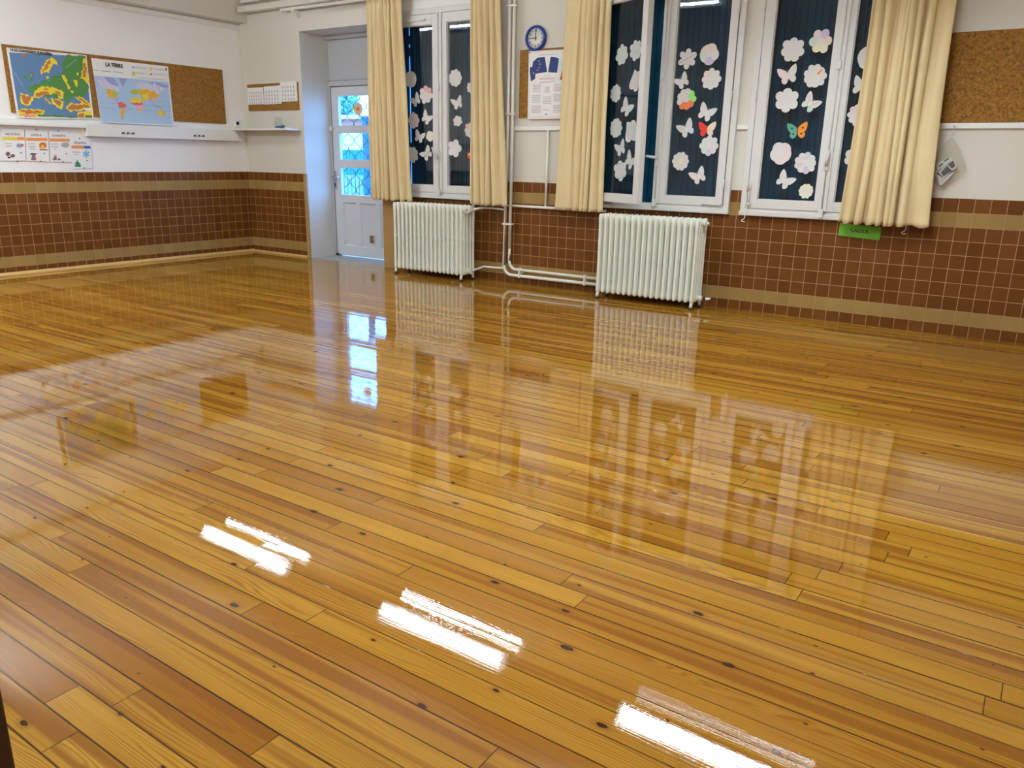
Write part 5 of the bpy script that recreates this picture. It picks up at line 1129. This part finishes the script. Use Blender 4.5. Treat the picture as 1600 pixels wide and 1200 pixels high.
# ------------------------------------------------------------------ things on the left wall
def layer(b, poly, x, mi=0, th=0.0012): b.prism([(p[0], p[1]) for p in poly], 0, x - th, x, mi)
def ragged(poly, seed):
    """coast-like outline: every edge split and nudged a little"""
    rn = random.Random(seed); out = []
    for i, p in enumerate(poly):
        q = poly[(i + 1) % len(poly)]; L = math.hypot(q[0] - p[0], q[1] - p[1]); k = max(1, min(6, int(L / 0.012)))
        for j in range(k):
            f = j / k; d = rn.uniform(-1, 1) * min(0.010, 0.16 * L) * (1 if j else 0.3)
            out.append((p[0] + (q[0] - p[0]) * f - (q[1] - p[1]) / max(L, 1e-6) * d, p[1] + (q[1] - p[1]) * f + (q[0] - p[0]) / max(L, 1e-6) * d))
    return out
PLAIN = ('title', 'sea', 'legend', 'grey', 'ink', 'violet', 'line', 'dark', 'white')
def group_print(root, sh, items, table, x0, step):
    """the sheet with all its printed areas in one mesh, later entries a hair higher"""
    ms = ['white_sheet'] + sorted({table[c][1] for c, p in items}); b = B(); layer(b, sh, x0 - 0.0006, 0, 0.002)
    for i, (c, poly) in enumerate(items):
        b2 = ragged(poly, i) if c not in PLAIN and len(poly) > 4 else poly
        layer(b, b2, x0 + step * i, ms.index(table[c][1]), 0.0004)
    obj('sheet_print', b, ms, root)
b = B(); b.box(-0.0055, 0.008, -2.672, -0.272, 1.530, 2.135, 0.002)
tagit(obj('cork_board', b, 'cork'), 'long cork board behind the two wall maps, bare at its right end', 'cork board', 'cork boards on the classroom walls')
def poster_left(name, items, table, x, label, cat, title=None):
    sh = [p for c, p in items if c == 'sheet'][0]
    cy = sum(p[0] for p in sh) / 4; cz = min(p[1] for p in sh)
    r = thing(name, (x, cy, cz), label, cat)
    group_print(r, sh, [(c, p) for c, p in items if c != 'sheet'], table, x + 0.0026, 0.00004)
    return r
T1 = {'title': ('title_strip', 'paper_edge'), 'sea': ('sea', 'sea_deep'), 'low': ('lowland', 'land_green'), 'up': ('upland', 'land_yellow'), 'mt': ('mountains', 'land_brown'), 'pink': ('desert', 'land_pink'), 'white': ('inset', 'paper_edge'), 'dark': ('caption', 'ink_line')}
eu = poster_left('wall_map', EUROPE, T1, 0.010, 'relief map of the European continent in green, yellow and deep blue', 'map')
tp = [p for c, p in EUROPE if c == 'title'][0]
b = B(); text_mesh(b, '14 LE CONTINENT EUROPÉEN', 0.033, frame_left(0.0165, sum(p[0] for p in tp) / 4 - 0.03, sum(p[1] for p in tp) / 4), xs=0.86, bold=0.0012)
obj('lettering', b, 'ink_black', eu)
T2 = {'sea': ('sea', 'sea_pale'), 'legend': ('legend', 'paper_edge'), 'yel': ('arid_land', 'land_yellow'), 'violet': ('polar_land', 'purple'), 'red': ('hot_land', 'red'), 'ink': ('caption', 'ink_black'), 'grey': ('small_print', 'ink_grey'), 'purple': ('polar_land', 'purple'),
      'stripe': ('striped_land', 'striped_print'), 'orange': ('temperate_land', 'orange'), 'green': ('green_land', 'earth_green'), 'lilac': ('monsoon_land', 'lilac'), 'pink': ('savanna', 'pink'), 'dark': ('islands', 'ink_line'), 'line': ('parallel', 'ink_line')}
ea = poster_left('wall_map', EARTH, T2, 0.013, 'pale blue world map headed LA TERRE, leaning on the sloping ledge', 'map')
tl = [p for c, p in EARTH if c == 'sheet'][0]
b = B(); text_mesh(b, 'LA TERRE', 0.052, frame_left(0.019, -1.603, 2.052), xs=0.86, bold=0.0018)
obj('lettering', b, 'ink_black', ea)
# ledge under the EU map, sloping fascia ledge under the world map, shelf on the window wall
b = B(); b.box(-0.006, 0.022, -5.6, -1.83, 1.440, 1.476, 0.003); b.box(-0.006, 0.052, -5.6, -2.0, 1.414, 1.440, 0.004)
tagit(obj('wall_ledge', b, 'shelf_white'), 'stepped white ledge under the European map', 'ledge')
b = B()
b.prism([(-1.995, 1.462), (-0.215, 1.462), (-0.085, 1.338), (-1.995, 1.338)], 0, 0.045, 0.062)
b.prism([(-1.995, 1.462), (-0.215, 1.462), (-0.19, 1.446), (-1.995, 1.446)], 0, -0.006, 0.046); b.box(-0.006, 0.045, -1.995, -1.98, 1.338, 1.446)
led = tagit(obj('wall_ledge', b, 'shelf_white'), 'white ledge board with slanted end under the LA TERRE map', 'ledge')
for yc, zc in ((-1.56, 1.372), (-0.70, 1.372)):
    for k in (-1, 0, 1):
        b = B(); b.tube([(0.062, yc + k * 0.055 - 0.012, zc), (0.070, yc + k * 0.055 - 0.006, zc + 0.014), (0.070, yc + k * 0.055 + 0.010, zc + 0.012), (0.064, yc + k * 0.055 + 0.014, zc + 0.002)], 0.006, 6)
        obj('hook', b, 'dark_metal', led)
b = B(); b.prism([(0.0, 0.006), (0.0, -0.205), (0.995, -0.195), (0.995, 0.006)], 2, 1.462, 1.480)
shelf = tagit(obj('wall_shelf', b, 'shelf_white'), 'thin white shelf in the corner carrying a glass jar', 'shelf')
b = B(); b.prism([(0.006, 1.462), (-0.17, 1.462), (0.006, 1.36)], 0, 0.30, 0.312)
# outlet
b = B(); b.box(-0.006, 0.010, -0.150, -0.072, 1.500, 1.578, 0.004)
so = tagit(obj('wall_socket', b, 'outlet'), 'small white wall socket at the end of the long cork board', 'socket')
b = B(); b.lathe([(0.0, 0.0), (0.017, 0.0), (0.020, 0.002), (0.0205, 0.0)], (0.0102, -0.111, 1.545), 16, 0); obj('socket_well', b, 'dark_metal', so)
# calendar sheets
T3 = {'yel1': ('colour_bar', 'bar_yellow'), 'or': ('colour_bar', 'bar_orange'), 'bl4': ('colour_bar', 'bar_blue'), 'gr': ('handwriting', 'ink_grey'), 'blue1': ('drawing', 'slate'), 'br': ('drawing', 'bark'), 'dk': ('drawing', 'ink_black'), 'yel2': ('drawing', 'p_sun'), 'vio': ('drawing', 'violet'), 'cloud3': ('drawing', 'cloud'), 'pk3': ('drawing', 'p_rose'), 'green4': ('drawing', 'fir_green'), 'sky4': ('drawing', 'sky_blue'), 'pin': ('pin', 'pin_black')}
LBL = ['month sheet almost wholly cut off at the photo edge', 'calendar sheet headed septembre with yellow and orange bar', 'calendar sheet headed octobre, red-leaved tree at its right', 'calendar sheet headed novembre, grey rain cloud at its right', 'lower hung calendar sheet headed décembre with fir tree and snowflake']
MON = [None, 'septembre', 'octobre', 'novembre', 'décembre']
MPOS = {1: (190, 393), 2: (560, 408), 3: (912, 418), 4: (1250, 530)}
sheets = {int(c[5]): p for c, p in CALENDAR if c.startswith('sheet')}
sx4 = {}
for k in range(5):
    sh = sheets[k]; cy = sum(p[0] for p in sh) / 4; x = 0.002 + 0.0016 * (k % 2)
    r = thing('calendar_sheet', (x, cy, min(p[1] for p in sh)), LBL[k], 'calendar sheet', 'month sheets pinned below the ledge')
    mine = [(c, p) for c, p in CALENDAR if c[-1] == str(k) and not c.startswith('sheet')]
    tab = {c: next(v for q, v in T3.items() if c == q or c.rstrip('0123456789') == q) for c, _ in mine}
    for c in tab:
        if c.startswith('or') and c == 'or1': tab[c] = ('colour_bar', 'bar_orange')
        if c == 'or2': tab[c] = ('colour_bar', 'bar_orange')
    ms = sorted({('rust' if c in ('or1', 'or2') and len(p) > 4 else tab[c][1]) for c, p in mine if not c.startswith('pin')}); ms.insert(0, 'white_sheet'); bp_ = B(); layer(bp_, sh, x, 0, 0.0012)
    for i, (c, p) in enumerate(mine):
        mt = 'rust' if c in ('or1', 'or2') and len(p) > 4 else tab[c][1]
        if c.startswith('pin'):
            b = B(); layer(b, p, x + 0.004, 0, 0.004); obj('pin', b, mt, r); continue
        layer(bp_, p, x + 0.0008 + 0.00005 * i, ms.index(mt), 0.0004)
    obj('sheet_print', bp_, ms, r)
    if MON[k]:
        b = B(); cyy = sum(p[0] for p in sh) / 4
        zt = max(p[1] for p in sh)
        text_mesh(b, MON[k], 0.040, frame_left(x + 0.0008, MY[k][0], MY[k][1]), xs=0.78, bold=0.0012); obj('lettering', b, 'ink_grey', r)

# ------------------------------------------------------------------ window wall, left of the door
b = B(); b.box(0.100, 0.990, -0.008, 0.0055, 1.690, 1.990, 0.002)
tagit(obj('cork_board', b, 'cork'), 'small cork board with three sheets, above the corner shelf', 'cork board', 'cork boards on the classroom walls')
def timetable(x0, x1, z0, z1, y, label, cols, tilt=0.0):
    r = thing('notice_sheet', ((x0 + x1) / 2, y, z0), label, 'notice sheet', 'sheets pinned on the small cork board')
    b = B(); b.prism([(x0, z0), (x1, z0 + tilt), (x1, z1 + tilt), (x0, z1)], 1, y, y + 0.0012); b.mi = 1; w = (x1 - x0) / (cols + 1)
    for k in range(cols):
        for j in range(4):
            xx = x0 + w * (k + 0.6); zz = z1 - 0.045 - j * (z1 - z0) / 5
            b.box(xx, xx + w * 0.45, y - 0.0006, y + 0.0003, zz - 0.028, zz)
    obj('sheet_print', b, ['white_sheet', 'print_grey'], r)
timetable(0.105, 0.392, 1.762, 1.952, -0.0105, 'left printed sheet on the small cork board, beside a gap', 6)
timetable(0.405, 0.705, 1.757, 1.957, -0.0125, 'middle printed sheet on the small cork board', 5, 0.006)
timetable(0.700, 0.985, 1.783, 1.998, -0.0150, 'right printed sheet hung higher on the small cork board', 5)
# jar and oddments on the shelf
jar = thing('glass_jar', (0.735, -0.10, 1.48), 'small clear glass jar with blue contents on the corner shelf', 'jar')
b = B(); b.lathe([(0.0, 0.002), (0.046, 0.002), (0.050, 0.010), (0.050, 0.085), (0.040, 0.100), (0.040, 0.112), (0.046, 0.114), (0.046, 0.122), (0.042, 0.124), (0.037, 0.112), (0.036, 0.100), (0.046, 0.084), (0.046, 0.012), (0.0, 0.008)], (0.735, -0.10, 1.48), 24)
obj('jar_body', b, 'jar_glass', jar)
b = B(); b.lathe([(0.0, 0.010), (0.044, 0.010), (0.044, 0.020), (0.020, 0.032), (0.0, 0.032)], (0.735, -0.10, 1.48), 20); obj('contents', b, 'blue_gel', jar)
b = B(); b.lathe([(0.018, 0.0), (0.026, 0.004), (0.026, 0.03), (0.018, 0.036), (0.010, 0.036)], (0.815, -0.11, 1.48), 16); tagit(obj('glue_pot', b, 'blue_gel'), 'small blue pot right of the glass jar on the shelf', 'pot')
b = B(); b.box(0.86, 0.93, -0.13, -0.09, 1.48, 1.494, 0.004); tagit(obj('eraser', b, 'clock_face'), 'small pale eraser lying right of the blue pot', 'eraser')

# ------------------------------------------------------------------ clock, poster and cork board between curtains
clk = thing('wall_clock', (4.207, 0.006, 2.150), 'round wall clock with blue rim showing nine o clock', 'clock')
cc = (4.207, 0.0, 2.252)
b = B(); b.lathe([(0.088, 0.006), (0.108, 0.004), (0.112, -0.012), (0.106, -0.028), (0.098, -0.032), (0.088, -0.028), (0.086, -0.012), (0.088, 0.006)], cc, 40, 1); obj('rim', b, 'clock_blue', clk)
b = B(); b.lathe([(0.0, 0.0), (0.088, 0.0), (0.088, -0.012), (0.0, -0.012)], cc, 40, 1)
for h in range(1, 13):
    a = PI / 2 - h * PI / 6
    text_mesh(b, str(h), 0.026, frame_back(cc[0] + 0.067 * math.cos(a), -0.0124, cc[2] + 0.067 * math.sin(a)), mi=1, bold=0.0006)
obj('dial', b, ['clock_face', 'ink_black'], clk)
b = B(); b.box(cc[0] - 0.0035, cc[0] + 0.0035, -0.0165, -0.0150, cc[2] - 0.018, cc[2] + 0.070); obj('minute_hand', b, 'ink_black', clk)
b = B(); b.box(cc[0] - 0.052, cc[0] + 0.014, -0.0185, -0.0170, cc[2] - 0.0035, cc[2] + 0.0035); b.lathe([(0.0, -0.021), (0.006, -0.021), (0.006, -0.014)], cc, 12, 1); obj('hour_hand', b, 'ink_black', clk)
b = B(); b.box(4.035, 4.95, -0.008, 0.0055, 1.568, 2.162, 0.002)
tagit(obj('cork_board', b, 'cork'), 'cork board behind the charter poster, under the clock', 'cork board', 'cork boards on the classroom walls')
sh = [p for c, p in POSTER if c == 'sheet'][0]
py = -0.020
po = thing('wall_poster', (4.31, py, 1.555), 'white charter poster with blue European and French flags', 'poster')
T4 = {'blue': ('flag_field', 'flag_blue'), 'whitef': ('flag_band', 'flag_white'), 'red': ('flag_tip', 'flag_red'), 'pinkline': ('heading', 'title_pink'), 'grey': ('small_print', 'print_grey'), 'ink': ('signature', 'ink_grey'), 'star': ('stars', 'flag_white')}
ms = ['white_sheet'] + sorted({v[1] for v in T4.values()}); b = B(); b.prism(sh, 1, py, py + 0.0015)
for c, p in POSTER:
    if c == 'sheet': continue
    nm, mt = T4[c]; yy = py - 0.0004 - (0.0005 if nm == 'stars' else 0) - (0.0002 if nm in ('flag_band', 'flag_tip') else 0)
    b.prism(p, 1, yy, yy + 0.0003, ms.index(mt))
obj('sheet_print', b, ms, po)
b = B()
x0, x1, z0, z1 = sh[0][0] + 0.015, sh[1][0] - 0.012, sh[3][1] + 0.02, sh[0][1] - 0.018
for q in ((x0, x1, z1, z1 + 0.002), (x0, x1, z0, z0 + 0.002), (x0, x0 + 0.002, z0, z1), (x1 - 0.002, x1, z0, z1)): b.box(q[0], q[1], py - 0.0006, py - 0.0002, q[2], q[3])
obj('border', b, 'print_grey', po)
b = B(); b.lathe([(0.0, -0.006), (0.006, -0.005), (0.006, 0.0)], (sh[0][0] + 0.012, py, sh[0][1] - 0.012), 10, 1); obj('pin', b, 'pin_black', po)

# ------------------------------------------------------------------ right end of the window wall
b = B(); b.box(7.58, 9.30, -0.008, 0.0055, 1.492, 2.080, 0.002)
tagit(obj('cork_board', b, 'cork'), 'empty cork board right of the longest curtain', 'cork board', 'cork boards on the classroom walls')
cs = thing('green_sign', (7.18, -0.006, 0.655), 'bright green card reading CALCUL below the longest curtain', 'sign')
b = B(); b.prism([(7.030, 0.668), (7.330, 0.652), (7.332, 0.748), (7.034, 0.768)], 1, -0.006, -0.0035); obj('card', b, 'green_card', cs)
b = B(); text_mesh(b, 'CALCUL', 0.036, frame_back(7.182, -0.0066, 0.712) @ Matrix.Rotation(-0.06, 4, 'Z'), bold=0.0009); obj('lettering', b, 'ink_black', cs)
# bag with cards
bagp = dict((c, p) for c, p in CARDS)['bag']
bag = thing('plastic_bag', (7.72, -0.03, 1.02), 'clear plastic bag of cards hanging under the bare cork board', 'bag')
b = B(); cx = sum(p[0] for p in bagp) / len(bagp); cz = sum(p[1] for p in bagp) / len(bagp)
rings = []
for s_, k in ((-1, 4), (1, 4)):
    prev = None
    for j in range(k + 1):
        f = 1 - j / (k + 0.6); yo = -0.035 + s_ * 0.030 * math.sqrt(max(0, 1 - f * f)) 
        ring = [b.bm.verts.new((cx + (x - cx) * f, yo + 0.004 * math.sin(i * 2.3 + j), cz + (z - cz) * f)) for i, (x, z) in enumerate(bagp)]
        if prev:
            for i in range(len(bagp)): 
                q = b.bm.faces.new((prev[i], prev[(i + 1) % len(bagp)], ring[(i + 1) % len(bagp)], ring[i])); q.smooth = True
        prev = ring
    b.bm.faces.new(prev).smooth = True
obj('bag_skin', b, 'clear_plastic', bag)
b = B(); b.tube([(7.703, -0.035, 1.375), (7.699, -0.03, 1.41), (7.706, -0.022, 1.455), (7.706, -0.02, 1.475)], 0.0022, 6); b.tube([(7.706, -0.018, 1.478), (7.700, -0.028, 1.470), (7.712, -0.03, 1.462), (7.718, -0.02, 1.47)], 0.003, 6)
obj('hanging_loop', b, 'handle_grey', bag)
def card(front, prints, y, label, rnd=0):
    xs_ = [p[0] for p in front]; r = thing('printed_card', (sum(xs_) / len(xs_), y, min(p[1] for p in front)), label, 'card', 'printed cards inside the hanging bag')
    b = B(); b.prism(front, 1, y, y + 0.002)
    for p in prints: b.prism(p, 1, y - 0.0006, y - 0.0001, 1)
    obj('card_print', b, ['paper', 'ink_black'], r)
    return r
cd = {}
for c, p in CARDS: cd.setdefault(c, []).append(p)
c1 = card(cd['c1'][0], cd['k1'], -0.036, 'lettered card topmost in the hanging plastic bag')
card(cd['c2'][0], cd['k2'], -0.040, 'dark panelled card sticking out right in the hanging plastic bag')
card(cd['c4'][0], [], -0.0385, 'blank white card at the bottom of the hanging plastic bag')
card(cd['c3'][0], cd['k3'], -0.045, 'front card with a black rectangle in the hanging plastic bag')

# dark cabinet whose edge shows at the near left corner
cab = thing('wooden_cabinet', (7.17, -6.45, 0.0), 'dark red-brown wooden cabinet edge at the bottom left corner of the photo', 'cabinet')
b = B(); b.box(6.90, 7.435, -6.70, -6.198, 0.0, 1.0, 0.003); obj('body', b, 'cabinet_wood', cab)
b = B(); b.box(7.436, 7.448, -6.66, -6.225, 0.49, 0.95, 0.003); b.box(7.436, 7.448, -6.66, -6.225, 0.05, 0.475, 0.003); obj('door', b, 'cabinet_wood', cab)

# ------------------------------------------------------------------ fluorescent fittings (above the frame; they light the room)
def fitting(xc, yc, label, tube='fluorescent_tube', other=None):
    r = thing('fluorescent_light', (xc, yc, 2.70), label, 'ceiling light', 'twin tube ceiling lights')
    b = B(); b.box(xc - 0.70, xc + 0.70, yc - 0.20, yc + 0.20, 2.775, 2.80, 0.01); b.box(xc - 0.70, xc + 0.70, yc - 0.10, yc + 0.10, 2.700, 2.776, 0.01); obj('housing', b, 'lamp_housing', r)
    for dy in (-0.15, 0.15):
        b = B(); b.tube([(xc - 0.655, yc + dy, 2.728), (xc + 0.655, yc + dy, 2.728)], 0.0135, 12); obj('tube', b, other if other and dy > 0 else tube, r)
    for dx in (-0.5, 0.5):
        b = B(); b.tube([(xc + dx, yc, 2.80), (xc + dx, yc, CZ - 0.001)], 0.008, 8); obj('rod', b, 'steel', r)
    return r
f1 = fitting(2.02, -1.83, 'twin tube light above the wall maps end of the room', 'dimmed_corner_tube')
f0 = fitting(4.62, -1.83, 'twin tube light in the middle of the row along the windows', 'dimmed_middle_tube')
f2 = fitting(7.02, -1.83, 'twin tube light above the window with the green sign', 'bright_fluorescent_tube', 'failing_fluorescent_tube')
fitting(1.30, -4.75, 'added unseen twin tube light of an inner row, far from the camera', 'boosted_far_tube')  # unseen fitting, added and placed to brighten the left wall
fitting(7.05, -4.75, 'added unseen twin tube light of an inner row, close to the camera', 'boosted_near_tube')  # unseen fitting, added for light level where no pane mirrors it

# ------------------------------------------------------------------ what shows through the door panes
b = B(); b.box(-40, 14, 0.5, 45, -0.25, -0.12)
tagit(obj('ground', b, 'out_ground'), kind='structure')
def P2(px, t):       # point on the sight line through the door at t times the door's distance, used to set real positions
    cx_, cy_ = 8.398, -6.530; return cx_ + (px - cx_) * t, cy_ + (DY - cy_) * t
bx0, by0 = P2(0.3, 2.5); bx1, by1 = P2(2.6, 2.5)
bld = thing('school_building', ((bx0 + bx1) / 2, by0, -0.12), 'low pink building seen through the door panes', 'building')
b = B(); b.box(bx0 - 2, bx1 + 3, by0, by0 + 3, -0.12, 2.22); obj('wall', b, 'out_pink', bld)
b = B(); b.box(bx0 - 2.2, bx1 + 3.2, by0 - 0.25, by0 + 3.2, 2.22, 2.32); obj('roof', b, 'out_white', bld)
b = B(); x, _ = P2(1.20, 2.49); b.box(x, x + 0.9, by0 - 0.02, by0 + 0.02, 1.30, 1.95); obj('window', b, 'out_white', bld)
b = B(); x, _ = P2(1.60, 2.49); b.box(x, x + 0.3, by0 - 0.02, by0 + 0.02, 1.95, 2.05); obj('sign', b, 'out_post', bld)
fx0, fy = P2(0.6, 1.9); fx1, _ = P2(2.4, 1.9)
fn = thing('picket_fence', ((fx0 + fx1) / 2, fy, -0.12), 'turquoise picket fence seen through the door panes', 'fence')
b = B(); k = 0; x = fx0
while x < fx1: b.box(x, x + 0.095, fy, fy + 0.02, -0.12, 1.32); x += 0.11
obj('pickets', b, 'out_turquoise', fn)
b = B(); b.box(fx0, fx1, fy + 0.02, fy + 0.06, 0.2, 0.28); b.box(fx0, fx1, fy + 0.02, fy + 0.06, 1.0, 1.08); obj('fence_rail', b, 'out_turquoise', fn)
gx0, gy = P2(0.8, 1.5); gx1, _ = P2(2.2, 1.5)
fg = thing('low_fence', ((gx0 + gx1) / 2, gy, -0.12), 'pale low picket fence in front of the turquoise one', 'fence')
b = B(); x = gx0
while x < gx1: b.box(x, x + 0.07, gy, gy + 0.02, -0.12, 0.86); x += 0.095
obj('pickets', b, 'out_pale', fg)
b = B(); b.box(gx0, gx1, gy + 0.02, gy + 0.05, 0.1, 0.16); b.box(gx0, gx1, gy + 0.02, gy + 0.05, 0.70, 0.76); obj('fence_rail', b, 'out_pale', fg)
x, y = P2(1.59, 1.35); b = B(); b.box(x - 0.035, x + 0.045, y, y + 0.08, -0.12, 1.75); b.box(x - 0.05, x + 0.06, y - 0.01, y + 0.09, 1.75, 1.79)
tagit(obj('porch_post', b, 'out_post'), 'blue-green post outside the door, right of the panes', 'post')
tr = thing('tree', (*P2(1.1, 3.7), -0.12), 'leafy tree beyond the pink building', 'tree')
tx, ty = P2(1.1, 3.7)
b = B(); b.tube([(tx, ty, -0.12), (tx + 0.1, ty, 1.5), (tx, ty + 0.1, 3.2)], [0.2, 0.16, 0.08], 8); obj('trunk', b, 'out_bark', tr)
b = B(); rnd = random.Random(5)
for _ in range(5200):
    a = rnd.uniform(0, 2 * PI); r = 1.9 * math.sqrt(rnd.random()); h = rnd.uniform(2.0, 5.2)
    r *= 0.55 + 0.45 * math.sin(min(1, max(0, (h - 1.6) / 3.8)) * PI)
    c = Vector((tx - 1.1 + r * math.cos(a), ty + r * math.sin(a), h)); u = Vector((rnd.uniform(-1, 1), rnd.uniform(-1, 1), rnd.uniform(-1, 1))).normalized() * 0.15; w = u.cross(Vector((rnd.uniform(-1, 1), rnd.uniform(-1, 1), 1))).normalized() * 0.10
    b.face([c - u, c - w, c + u, c + w])
obj('crown', b, 'out_leaf', tr, recalc=False)

# ------------------------------------------------------------------ sky, camera, colour management
wd = bpy.data.worlds.new('World'); S.world = wd; wd.use_nodes = True
nt = wd.node_tree; nt.nodes.clear(); bg = nt.nodes.new('ShaderNodeBackground'); wo = nt.nodes.new('ShaderNodeOutputWorld')
bg.inputs[0].default_value = (0.13, 0.40, 1.0, 1); bg.inputs[1].default_value = 15.0; nt.links.new(bg.outputs[0], wo.inputs[0])
cam = bpy.data.cameras.new('Camera'); co = bpy.data.objects.new('Camera', cam); COL.objects.link(co); S.camera = co
cam.sensor_width = 36.0; cam.sensor_fit = 'HORIZONTAL'; cam.lens = 1227.486 * 36 / 1600; cam.clip_start = 0.02; cam.clip_end = 200
yaw, pit, rol = 0.5915, -0.2792, 0.019
f = Vector((-math.sin(yaw) * math.cos(pit), math.cos(yaw) * math.cos(pit), math.sin(pit)))
r = f.cross(Vector((0, 0, 1))).normalized(); u = r.cross(f)
r2 = r * math.cos(rol) + u * math.sin(rol); u2 = -r * math.sin(rol) + u * math.cos(rol)
M = Matrix((r2, u2, -f)).transposed().to_4x4(); M.translation = Vector((8.3979, -6.5304, 1.1934)); co.matrix_world = M
S.view_settings.view_transform = 'Standard'; S.view_settings.look = 'None'; S.view_settings.gamma = 1.0; S.view_settings.use_curve_mapping = False
S.view_settings.exposure = 0.12
S.cycles.use_denoising = True
S.cycles.max_bounces = 10; S.cycles.diffuse_bounces = 5; S.cycles.glossy_bounces = 5; S.cycles.transparent_max_bounces = 16
S.cycles.caustics_reflective = True; S.cycles.sample_clamp_indirect = 8.0
